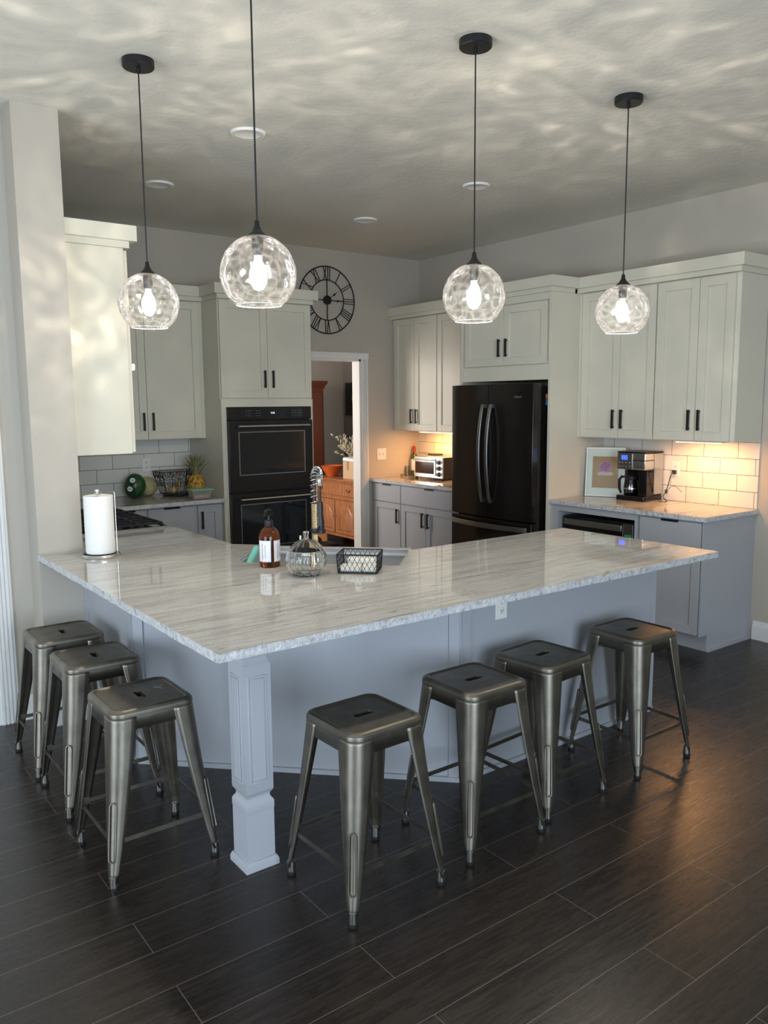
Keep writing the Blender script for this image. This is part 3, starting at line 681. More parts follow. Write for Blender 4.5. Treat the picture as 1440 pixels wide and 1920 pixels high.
# spring round the hose
pts = []; LEN = len(path)-1; turns = 15
for k in range(turns*14+1):
    s_ = k/(turns*14)*LEN; i = min(int(s_), LEN-1); P = path[i].lerp(path[i+1], s_-i); T = (path[i+1]-path[i]).normalized()
    side = Vector((-hd.y, hd.x, 0)); b_ = T.cross(side); a = 2*PI*k/14
    pts.append(P + .0165*(math.cos(a)*side+math.sin(a)*b_))
MB().tube(pts, .0022, 6).build('spring', 'steel', t)
ex = Vector((FX+hd.x*2*AR, FY+hd.y*2*AR))
MB().lathe([(.012,1.28),(.015,1.29),(.015,1.315),(.010,1.32)], (ex.x,ex.y,0), 16).build('ferrule', 'steel', t)
MB().lathe([(.007,1.30),(.007,1.20)], (ex.x,ex.y,0), 12).build('spray_hose', 'black_plastic', t)
MB().lathe([(.018,1.055),(.024,1.058),(.024,1.075),(.019,1.08),(.020,1.11),(.014,1.15),(.015,1.19),(.013,1.205)], (ex.x,ex.y,0), 18).build('spray_head', 'black_plastic', t)
MB().tube([(FX,FY,1.088),(ex.x,ex.y,1.088)], .005, 8).build('holder_arm', 'black_metal', t)
lx, ly = FX-.05, FY+.045
mb = MB(); mb.tube([(lx,ly,.965),(lx,ly,1.06)], .006, 10); mb.tube([(FX,FY,.965),(lx,ly,.965)], .007, 10); mb.build('lever', 'steel', t)

# ------------------------------------------------------------------ things on the breakfast bar
t = thing('paper_towel_holder', 'roll of white paper towels on a clear round stand by the column', 'paper towels', (-4.137,-2.575,.915))
MB().lathe([(.088,0),(.09,.006),(.088,.016),(.03,.018)], n=40).build('base', 'thin_clear', t, local=True)
MB().lathe([(.092,.0),(.094,.008),(.088,.0185),(.084,.0185),(.085,.0)], n=40, cap0=False, cap1=False).build('base_rim', 'steel', t, local=True)
mb = MB(); mb.lathe([(.019,.022),(.068,.022),(.070,.028),(.070,.300),(.068,.306),(.019,.294)], n=48, cap0=False, cap1=False); mb.build('paper_roll', 'paper', t, local=True)
MB().lathe([(.006,.01),(.006,.31),(.018,.312),(.02,.318),(.012,.323),(.016,.328),(.016,.335),(.0,.338)], n=20).build('centre_rod', 'steel', t, local=True)
MB().tube([(.05,-.015,.32),(.078,-.005,.322),(.080,-.005,.31),(.080,-.005,.012)], .0022, 6).build('tension_arm', 'steel', t, local=True)

SPX, SPY = -3.595, -3.315
t = thing('soap_bottle', 'amber pump soap bottle with two white labels', 'soap bottle', (SPX,SPY,.915))
MB().lathe([(.045,0),(.048,.004),(.048,.135),(.0455,.152),(.038,.168),(.026,.180),(.0175,.188),(.0165,.205),(.0,.205)], n=40).build('bottle', 'soap_amber', t, local=True)
def arc_label(a0, a1, z0, z1, r=.0486):
    n = 14; mb = MB(); r0 = [(r*math.cos(a0+(a1-a0)*i/n), r*math.sin(a0+(a1-a0)*i/n), z0) for i in range(n+1)]
    mb.loft([r0, [(x,y,z1) for x,y,z in r0]], False); return mb
camang = math.atan2(-6.6025-SPY, -5.3786-SPX)
for a0, a1, s_, tsz in ((camang-1.25, camang+.12, 'LIQUID HAND SOAP', .011), (camang+.42, camang+1.5, 'MADE WITH OLIVE OIL', .009)):
    lb = arc_label(a0, a1, .028, .126).build('label', 'label_white', t, local=True, solid=0)
    mb = MB()
    for aa in (a0+.06, a1-.06): mb.loft([[(.0489*math.cos(aa+k*.012),.0489*math.sin(aa+k*.012),z) for k in (0,1)] for z in (.032,.122)], False)
    for zz in (.032,.1215):
        ring = [(.0489*math.cos(a0+.06+(a1-a0-.12)*i/10), .0489*math.sin(a0+.06+(a1-a0-.12)*i/10), zz) for i in range(11)]
        mb.loft([ring, [(x,y,z+.0006) for x,y,z in ring]], False)
    mb.build('label_border', 'ink', lb, local=True)
    am = (a0+a1)/2
    for off, ss in ((-.16, tsz),(.14, tsz*.8)):
        ca = am+off; nx, ny = math.cos(ca), math.sin(ca)
        text('label_text', s_, ss*.75, basis((.0492*nx,.0492*ny,.077),(0,0,1),(ny,-nx,0),(nx,ny,0)), 'ink', lb, local=True, ext=.0002)
pm = MB().lathe([(.019,.190),(.020,.194),(.020,.212),(.016,.216),(.006,.218),(.006,.235),(.0,.236)], n=20)
pm.build('collar', 'black_plastic', t, local=True)
mb = MB(); mb.loft([sq(.013,.236),sq(.017,.25),sq(.015,.262),sq(.004,.268)], True, True, True); mb.tube([(0,0,.25),(-.03,-.02,.248),(-.036,-.024,.238)], .005, 8); mb.build('pump_head', 'black_gloss', t, local=True)

t = thing('glass_pumpkin_jar', 'clear ribbed glass jar shaped like a pumpkin', 'jar', (-3.565,-3.592,.915))
rib = lambda a, h: .79*(1+.10*abs(math.cos(a*6))**.7)
body = [(.045,.002),(.070,.004),(.090,.018),(.103,.045),(.106,.07),(.100,.097),(.086,.110)]
MB().lathe(body + [(.082,.108),(.095,.094),(.101,.07),(.098,.047),(.086,.022),(.068,.010),(.04,.008)], n=96, wob=rib).build('jar', 'clear_glass', t, local=True)
MB().lathe([(.085,.112),(.080,.128),(.055,.148),(.025,.158),(.018,.160),(.012,.162),(.012,.156),(.025,.153),(.053,.143),(.076,.124),(.080,.112)], n=96, wob=rib, cap0=True, cap1=True).build('lid', 'clear_glass', t, local=True)
MB().lathe([(.013,.160),(.011,.175),(.014,.19),(.011,.195)], n=20).build('stem_knob', 'clear_glass', t, local=True)

# wire basket
ax = Vector((.70711,-.70711)); bc = Vector((-3.33,-3.665))
t = thing('wire_basket', 'black diamond-wire basket holding white sponges', 'basket', (bc.x,bc.y,.915), -PI/4)
bw, bd, bh = .172, .14, .086
mb = MB()
def rectp(s_, z): return [(-bw/2*s_,-bd/2*s_,z),(bw/2*s_,-bd/2*s_,z),(bw/2*s_,bd/2*s_,z),(-bw/2*s_,bd/2*s_,z)]
for s_, z, r_ in ((1,.004,.003),(1.06,bh,.003)):
    c = rectp(s_, z)
    for i in range(4): mb.tube([c[i],c[(i+1)%4]], r_, 6)
for i in range(4): mb.tube([rectp(1,.004)[i], rectp(1.06,bh)[i]], .003, 6)
mb.build('rim', 'black_metal', t, local=True)
mb = MB(); cb_, ct = rectp(1,.004), rectp(1.06,bh)
for i in range(4):
    a0, a1, b0, b1 = map(Vector, (cb_[i], cb_[(i+1)%4], ct[i], ct[(i+1)%4])); nn = 8 if i % 2 == 0 else 6
    for k in range(-2, nn+1):
        for sgn in (1,-1):
            s0, s1 = k/nn, (k+2)/nn
            if sgn < 0: s0, s1 = s1, s0
            lo, hi = 0, 1
            # clip to the side
            def at(v_): s__ = s0+(s1-s0)*v_; return a0.lerp(a1,s__).lerp(b0.lerp(b1,s__), v_)
            vs = [v_/8 for v_ in range(9) if -.001 <= s0+(s1-s0)*v_/8 <= 1.001]
            if len(vs) >= 2: mb.tube([at(vs[0]), at(vs[-1])], .0011, 5)
mb.build('lattice', 'black_metal', t, local=True)
mb = MB()
for k in range(9): x = -bw/2+bw*k/8; mb.tube([(x,-bd/2,.003),(x,bd/2,.003)], .0012, 5)
mb.build('floor_wires', 'black_metal', t, local=True)
INVB = Matrix.Translation((bc.x,bc.y,.915)) @ Matrix.Rotation(-PI/4,4,'Z')
for nm, (x0,x1,y0,y1,z0,z1), lab in (('sponge',(-.080,.015,-.06,-.005,.007,.035),'white sponge at the left front inside the wire basket'),('sponge',(.02,.083,-.06,.0,.007,.037),'white sponge at the right front inside the wire basket'),('sponge',(-.06,.07,.012,.062,.007,.055),'tall white sponge at the back of the wire basket')):
    t2 = MB().box(x0,x1,y0,y1,z0,z1).xf(INVB).build(nm, 'sponge_white', bevel=.005, seg=3); tag(t2, lab, 'sponge', 'sponges in the wire basket')

# ------------------------------------------------------------------ fruit counter
t = thing('watermelon', 'dark green watermelon with two white stickers against the tiles', 'watermelon', (-3.12,-.20,.915))
ms = MB().sphere((0,0,.101), .086, .086, .101, 32, 20); ms.xf(Matrix.Rotation(.12,4,'Y')); ms.build('rind', 'watermelon', t, local=True)
for (dx, dz) in ((-.005,.155),(-.035,.085)):
    dv = Vector((-.33,-.94,0)).normalized(); 
    P = Vector((0,0,.101)); dirv = Vector((dx-.03, -.085, dz-.101)).normalized(); c_ = P + Vector((dirv.x*.086, dirv.y*.086, dirv.z*.101))*1.012
    mb = MB().lathe([(.021,0),(.021,.0015),(0,.0015)], n=20)
    mb.xf(Matrix.Translation(c_) @ dirv.to_track_quat('Z','Y').to_matrix().to_4x4()); mb.build('sticker', 'label_white', t, local=True)
    mb = MB()
    for q_ in (-.007,.0,.007): mb.box(-.012,.012,q_-.0015,q_+.0015,.0015,.0022)
    mb.xf(Matrix.Translation(c_) @ dirv.to_track_quat('Z','Y').to_matrix().to_4x4()); mb.build('sticker_print', 'ink', t, local=True)
o = MB().sphere((-2.965,-.095,.915+.08), .08, .08, .08, 32, 18).build('cantaloupe', 'melon_skin'); tag(o, 'round tan cantaloupe between the watermelon and the wire basket', 'melon')
t = thing('fruit_basket', 'black scrollwork wire fruit basket in front of the tiles', 'basket', (-2.775,-.22,.915))
mb = MB()
def ell(a, b, z, n=32): return [(a*math.cos(2*PI*i/n), b*math.sin(2*PI*i/n), z) for i in range(n)]
def rr(a, b, z):
    return [(-a,-b,z),(a,-b,z),(a,b,z),(-a,b,z)]
for a, b, z, r_ in ((.150,.10,.205,.0035),(.10,.07,.02,.0035)):
    c = rr(a,b,z)
    for i in range(4): mb.tube([c[i],c[(i+1)%4]], r_, 6)
mb.lathe([(.11,.0),(.11,.012),(.0,.012)], n=4)
mb.build('frame', 'black_metal', t, local=True)
mb = MB(); T0, B0 = rr(.150,.10,.205), rr(.10,.07,.02)
def spiral(c, ux, uz, r, turns=1.3, n=26, d=1):
    return [c + ux*(d*r*(1-i/n*.8)*math.cos(2*PI*turns*i/n)) + uz*(r*(1-i/n*.8)*math.sin(2*PI*turns*i/n)) for i in range(n+1)]
for i in range(4):
    a0, a1, b0, b1 = Vector(B0[i]), Vector(B0[(i+1)%4]), Vector(T0[i]), Vector(T0[(i+1)%4]); ux = (b1-b0).normalized(); uz = ((b0+b1)/2-(a0+a1)/2).normalized()
    mb.tube([a0,b0], .0032, 6)
    for k in (.2,.4,.6,.8):
        mb.tube([a0.lerp(a1,k), b0.lerp(b1,k+(.1 if k<.5 else -.1))], .002, 5)
    for k in (.16,.38,.62,.84):
        mb.tube(spiral(b0.lerp(b1,k)-uz*.033, ux, uz, .03, d=1 if k<.5 else -1), .002, 5)
        mb.tube(spiral(a0.lerp(a1,k).lerp(b0.lerp(b1,k),.42), ux, uz, .026, d=-1 if k<.5 else 1), .002, 5)
    mb.tube([b0.lerp(b1,.5+.5*math.cos(x))+uz*.0-uz*.06*abs(math.sin(x*3)) for x in [PI*j/24 for j in range(25)]], .0018, 5)
mb.build('scrollwork', 'black_metal', t, local=True)
o = MB().sphere((-2.80,-.215,.965), .03, .045, .033, 20, 12).build('squash', 'squash'); tag(o, 'yellow mottled squash inside the wire fruit basket', 'squash')
o = MB().tube([Vector((-2.76,-.19,.955)),Vector((-2.745,-.20,.985)),Vector((-2.74,-.22,1.02)),Vector((-2.75,-.235,1.045))], [.012,.02,.018,.006], 10).build('banana', 'squash'); tag(o, 'spotted banana inside the wire fruit basket', 'banana')
t = thing('pineapple', 'ripe pineapple with spiky crown beside the oven tower', 'pineapple', (-2.668,-.40,.915))
MB().lathe([(.03,.0),(.05,.008),(.066,.045),(.070,.09),(.066,.135),(.052,.168),(.03,.182),(.0,.184)], n=32).build('fruit', 'pineapple_skin', t, local=True)
mb = MB()
for k in range(42):
    a = k*2.4; tl = k/42; ln = .10+.09*(1-abs(tl-.6)); lean = .72-.6*tl; r0 = .022*(1-tl)
    c0 = Vector((r0*math.cos(a), r0*math.sin(a), .176+.012*tl)); dr_ = Vector((math.cos(a),math.sin(a),0)); sd = Vector((-math.sin(a),math.cos(a),0)); P = []
    for j in range(5):
        q = j/4; c_ = c0 + dr_*(ln*lean*q*.75 + .02*q*q) + Vector((0,0,ln*q*(1-.25*lean*q*1.4))); w = .0115*(1-q)**.7+.0005
        P.append([c_-sd*w, c_+dr_*(-.002), c_+sd*w])
    mb.loft(P, False)
mb.build('crown_leaves', 'leaf_dry', t, local=True)
t = thing('food_container', 'clear plastic tub with a mint green lid in front of the pineapple', 'food container', (-2.715,-.57,.915))
MB().loft([[(x*s_,y*s_,z) for x,y in ((-.085,-.055),(.085,-.055),(.085,.055),(-.085,.055))] for s_, z in ((.82,0),(1,.07))], True, True, False).build('tub', 'tub_plastic', t, local=True, bevel=.008)
MB().box(-.06,.06,-.035,.035,.004,.04).build('contents', 'food', t, local=True, bevel=.012, seg=3)
MB().box(-.093,.093,-.063,.063,.07,.082).build('lid', 'green_tub', t, local=True, bevel=.004)

# ------------------------------------------------------------------ toaster side
t = thing('toaster_oven', 'stainless toaster oven with three black knobs', 'toaster oven', (-.172,-.525,.915), .03)
# local: front faces -x
MB().box(-.14,.15,-.212,-.21,.02,.222).build('side_panel', 'black_plastic', t, local=True)
MB().box(-.15,.15,-.21,.21,.018,.225).build('body', 'steel', t, local=True, bevel=.008)
dd = MB().box(-.158,-.15,-.11,.20,.04,.212).build('door', 'steel', t, local=True, bevel=.002)
MB().box(-.161,-.158,-.09,.18,.06,.175).build('glass', 'toaster_glass', dd, local=True)
mb = MB(); mb.tube([(-.182,-.09,.195),(-.182,.18,.195)], .008, 8); mb.box(-.18,-.158,-.085,-.075,.19,.2); mb.box(-.18,-.158,.165,.175,.19,.2); mb.build('handle', 'steel', dd, local=True)
for z in (.06,.118,.176):
    kb = MB().lathe([(.026,0),(.026,-.004)], (-.15,-.16,z), 20, 'x').build('knob_ring', 'plate_white', t, local=True)
    MB().lathe([(.020,-.004),(.018,-.024)], (-.15,-.16,z), 20, 'x').build('knob', 'black_plastic', kb, local=True)
for sx in (-.13,.13):
    for sy in (-.19,.19): MB().lathe([(.012,0),(.014,.018)], (sx,sy,0), 12).build('foot', 'rubber', t, local=True)
t = thing('cutting_board', 'small dark tray lying on top of the toaster oven', 'tray', (-.12,-.40,1.14))
MB().box(-.17,-.07,-.46,-.34,1.1402,1.156).build('tray', 'black_plastic', t, bevel=.004)
t = thing('wine_bottle', 'green wine bottle with red neck foil left of the toaster oven', 'bottle', (-.12,-.065,.915))
MB().lathe([(.034,0),(.037,.004),(.037,.185),(.032,.205),(.016,.228),(.0145,.235),(.0145,.30),(.0,.302)], n=28).build('bottle', 'wine_glass_green', t, local=True)
MB().lathe([(.0152,.24),(.0155,.298),(.016,.302),(.0,.304)], n=24).build('foil', 'wine_red', t, local=True)
MB().lathe([(.0378,.055),(.0378,.17)], n=28, cap0=False, cap1=False).build('label', 'paper', t, local=True)
MB().lathe([(.005,.304),(.007,.315),(.004,.335),(.0,.34)], n=10).build('stopper', 'gold', t, local=True)
t = thing('oil_glass', 'small clear glass standing left of the wine bottle', 'glass', (-.19,-.035,.915))
MB().lathe([(.022,.0),(.024,.003),(.014,.02),(.022,.05),(.018,.10),(.017,.10),(.020,.05),(.012,.022),(.0,.02)], n=20).build('glass', 'thin_clear', t, local=True)
o = MB().sphere((-.27,-.045,.928),.016,.016,.013,14,10).build('salt_dish', 'gold'); tag(o, 'tiny golden trinket on the counter beside the clear glass', 'trinket')

# ------------------------------------------------------------------ coffee side
t = thing('picture_frame', 'white framed print leaning behind the coffee maker', 'picture', (-.16,-2.53,.915))
px0, px1, ph = -.15, .15, .385
TL = Matrix.Translation((-.185,-2.535,.916)) @ Matrix.Rotation(.50,4,'Z') @ Matrix.Rotation(.10,4,'Y')
def pf(mb, nm, mt, par): mb.xf(TL); return mb.build(nm, mt, par)
mb = MB(); w = .012
mb.box(-.02,0,px0,px0+w,0,ph); mb.box(-.02,0,px1-w,px1,0,ph); mb.box(-.02,0,px0+w,px1-w,0,w); mb.box(-.02,0,px0+w,px1-w,ph-w,ph); pf(mb, 'frame', 'trim_white', t)
pf(MB().box(-.008,-.004,px0+w,px1-w,w,ph-w), 'mat_board', 'mat_board', t)
pr_ = pf(MB().box(-.010,-.008,-.10,.10,.068,.315), 'print', 'kraft', t)
mb = MB()
for k in range(9):
    a = k*.7; cy, cz = .026*math.cos(a), .235+.026*math.sin(a); m2 = MB().lathe([(.020,-.010),(.020,-.0115)], (0,cy,cz), 14, 'x')
    me_ = bpy.data.meshes.new('x'); m2.bm.to_mesh(me_); mb.bm.from_mesh(me_); m2.bm.free()
pf(mb, 'flower', 'petal', pr_)
mb = MB()
for z, w_ in ((.190,.05),(.180,.062),(.172,.055)):
    y = -w_
    while y < w_: e_ = min(y+random.uniform(.006,.016), w_); mb.box(-.0112,-.010,y,e_,z-.0022,z+.0022); y = e_+.004
pf(mb, 'caption_lines', 'label_white', pr_)
pf(MB().box(-.0155,-.0150,px0+w,px1-w,w,ph-w), 'glazing', 'glazing', t)

t = thing('coffee_maker', 'black and steel drip coffee maker with blue display', 'coffee maker', (-.128,-2.825,.915), .03)
# front = -x ; display towards +y
MB().box(-.135,.10,-.122,.122,0,.038).build('base', 'black_gloss', t, local=True, bevel=.006)
MB().box(-.01,.10,-.120,.120,.038,.36).build('water_tank', 'black_gloss', t, local=True, bevel=.004)
MB().box(-.128,-.01,-.120,.120,.235,.36).build('brew_head', 'steel', t, local=True, bevel=.006)
MB().box(-.01,.101,-.1225,-.1205,.05,.355).build('side_panel', 'steel', t, local=True)
MB().box(-.132,.103,-.124,.124,.360,.370).build('lid', 'black_plastic', t, local=True, bevel=.003)
p = MB().box(-.135,-.128,-.012,.119,.238,.357).build('control_panel', 'handle_steel', t, local=True, bevel=.002)
MB().box(-.1365,-.135,.030,.082,.308,.342).build('display', 'display_blue', p, local=True)
for k, y in enumerate((.012,.042,.072,.10)):
    MB().lathe([(.007,0),(.006,-.003)], (-.135,y,.258), 12, 'x').build('button', 'steel', p, local=True)
    MB().lathe([(.003,0),(.003,-.002)], (-.135,y,.288), 10, 'x').build('button', 'plate_white', p, local=True)
for y in (-.035,-.06,-.085): MB().lathe([(.006,0),(.005,-.003)], (-.128,y,.258), 12, 'x').build('button', 'black_plastic', t, local=True)
MB().box(-.1295,-.012,-.1215,-.015,.303,.310).build('seam_band', 'black_plastic', t, local=True)
MB().box(-.10,-.01,-.120,-.045,.038,.235).build('pod_column', 'black_gloss', t, local=True, bevel=.003)
cf = thing('coffee_carafe', 'glass coffee carafe with black handle on the coffee maker plate', 'carafe', (-.188,-2.782,.9535), .9)
MB().lathe([(.046,0),(.054,.015),(.055,.05),(.048,.10),(.042,.125),(.040,.125),(.046,.10),(.052,.05),(.050,.018),(.0,.004)], n=32).build('glass_jug', 'thin_clear', cf, local=True)
MB().lathe([(.044,.006),(.050,.03),(.0,.031)], n=28).build('coffee', 'black_gloss', cf, local=True)
MB().lathe([(.043,.118),(.046,.122),(.046,.14),(.03,.148),(0,.149)], n=28).build('lid', 'black_plastic', cf, local=True)
MB().lathe([(.0565,.045),(.0565,.055)], n=28, cap0=False, cap1=False).build('band', 'steel', cf, local=True)
MB().tube([(-.01,.04,.135),(-.012,.075,.14),(-.012,.092,.115),(-.012,.090,.05),(-.01,.075,.015)], [.008,.010,.012,.011,.008], 8).build('handle', 'black_gloss', cf, local=True)
# cord
t = thing('power_cord', 'black power cord from the coffee maker to the tile outlet', 'cord', (-.05,-3.06,.918))
MB().box(-.040,-.017,-3.060,-3.030,1.118,1.148).build('plug', 'black_plastic', t, bevel=.003)
pts = [(-.04,-3.045,1.13),(-.06,-3.035,1.10),(-.06,-3.02,1.04),(-.055,-2.995,.98),(-.07,-2.985,.945),(-.09,-3.03,.922),(-.13,-3.05,.920),(-.16,-3.03,.920),(-.15,-3.005,.920)]
def smooth_path(P, k=6):
    P = [Vector(p_) for p_ in P]; out = []
    for i in range(len(P)-1):
        a, b, c, d_ = P[max(i-1,0)], P[i], P[i+1], P[min(i+2,len(P)-1)]
        for j in range(k):
            q = j/k; out.append(.5*((2*b)+(c-a)*q+(2*a-5*b+4*c-d_)*q*q+(3*b-a-3*c+d_)*q**3))
    return out+[P[-1]]
MB().tube(smooth_path(pts), .0032, 6).build('cable', 'black_plastic', t)
MB().tube(smooth_path([(-.055,-3.0,.97),(-.05,-3.03,1.02),(-.05,-3.06,1.03),(-.05,-3.09,1.02),(-.05,-3.13,.99)]), .0018, 6).build('tie_end', 'black_plastic', t)
MB().lathe([(.008,-.015),(.010,0),(.008,.015)], (-.056,-3.0,.985), 10).build('bundle', 'black_plastic', t)

# under-cabinet lights
def under(label, y, ln=.34, w=UNDER_W):
    t = thing('under_cabinet_light', label, 'light', (-.229,y,1.384))
    MB().box(-.262,-.196,y-ln/2,y+ln/2,1.372,1.3845).build('housing', 'plate_white', t)
    MB().box(-.246,-.212,y-ln/2+.006,y+ln/2-.006,1.3705,1.372).build('lens', 'undercab_lens', t)
    l = bpy.data.lights.new('under_cabinet_lamp', 'AREA'); l.shape = 'RECTANGLE'; l.size = ln; l.size_y = .05; l.energy = w; l.color = (1,.50,.19)
    o = bpy.data.objects.new('under_cabinet_lamp', l); COL.objects.link(o); o.parent = t; o.location = (0,0,-.015); o.rotation_euler = (0,0,PI/2)
under('slim warm light glowing under the right end cabinet', -3.36)
under('slim warm light glowing under the cabinet over the toaster oven', -.55, .5, UNDER_W*1.3)

# ------------------------------------------------------------------ clock
t = thing('wall_clock', 'large round black iron skeleton clock with roman numerals', 'clock', (-1.124,-.012,2.622))
CK = basis((-1.124,-.015,2.622),(1,0,0),(0,0,1),(0,-1,0)); t.matrix_world = CK; INV[t] = CK.inverted()
def ring(R, r, n=72):
    return MB().tube([(R*math.cos(2*PI*i/n), R*math.sin(2*PI*i/n), 0) for i in range(n)], r, 8, True)
ring(.308,.006).build('outer_ring', 'black_metal', t, local=True); ring(.185,.005).build('inner_ring', 'black_metal', t, local=True)
NUM = ['XII','I','II','III','IIII','V','VI','VII','VIII','IX','X','XI']
W_ = {'I':.022,'V':.045,'X':.045}
for k, s_ in enumerate(NUM):
    a = PI/2-k*PI/6; er = Vector((math.cos(a),math.sin(a),0)); et = Vector((math.sin(a),-math.cos(a),0)); mb = MB()
    tot = sum(W_[c] for c in s_); x = -tot/2
    def P(u, r): return er*r + et*u*(.75+.25*r/.3)
    for c in s_:
        w = W_[c]; m_ = x+w/2
        if c == 'I': segs = [((m_,.187),(m_,.305))]
        elif c == 'V': segs = [((m_,.187),(m_-.016,.305)),((m_,.187),(m_+.016,.305))]
        else: segs = [((m_-.017,.187),(m_+.017,.305)),((m_+.017,.187),(m_-.017,.305))]
        for p_, q_ in segs: mb.bar(P(*p_), P(*q_), .0065, .004)
        x += w
    mb.build('numeral', 'black_metal', t, local=True)
mb = MB()
for k in range(4): a = k*PI/2; mb.bar((.03*math.cos(a),.03*math.sin(a),0),(.185*math.cos(a),.185*math.sin(a),0), .008, .005)
mb.build('spokes', 'black_metal', t, local=True)
MB().lathe([(.042,-.006),(.042,.010),(.0,.011)], n=28).build('hub', 'black_metal', t, local=True)
def hand(ang, ln, name):
    d_ = Vector((math.cos(ang),math.sin(ang),0)); mb = MB(); mb.bar(d_*.02+Vector((0,0,.012)), d_*ln+Vector((0,0,.012)), .004, .002)
    sd = Vector((-d_.y,d_.x,0)); c = d_*ln*.66+Vector((0,0,.012))
    mb.hexa([c-d_*.018-Vector((0,0,.001)),c+sd*.010-Vector((0,0,.001)),c+d_*.03-Vector((0,0,.001)),c-sd*.010-Vector((0,0,.001)),c-d_*.018+Vector((0,0,.001)),c+sd*.010+Vector((0,0,.001)),c+d_*.03+Vector((0,0,.001)),c-sd*.010+Vector((0,0,.001))])
    mb.build(name, 'black_metal', t, local=True)
hand(math.radians(36), .135, 'hour_hand'); hand(math.radians(-2), .165, 'minute_hand')

# ------------------------------------------------------------------ recessed lights
lab = {(-3.236,-2.538):'recessed ceiling light nearest the camera, above the bar corner',(-3.239,-1.294):'recessed ceiling light over the range side',(-1.51,-2.456):'recessed ceiling light in front of the refrigerator',(-1.528,-1.21):'recessed ceiling light nearest the clock wall'}
for (x, y), lb in lab.items():
    t = thing('recessed_light', lb, 'ceiling light', (x,y,HC), 0)
    MB().lathe([(.075,-.012),(.088,-.012),(.095,-.003),(.095,0),(.075,0)], n=32, cap0=False, cap1=False).build('trim_ring', 'plate_white', t, local=True)
    MB().lathe([(.075,-.010),(.06,-.004),(0,-.003)], n=32, cap0=False).build('lens', 'lamp_off', t, local=True)

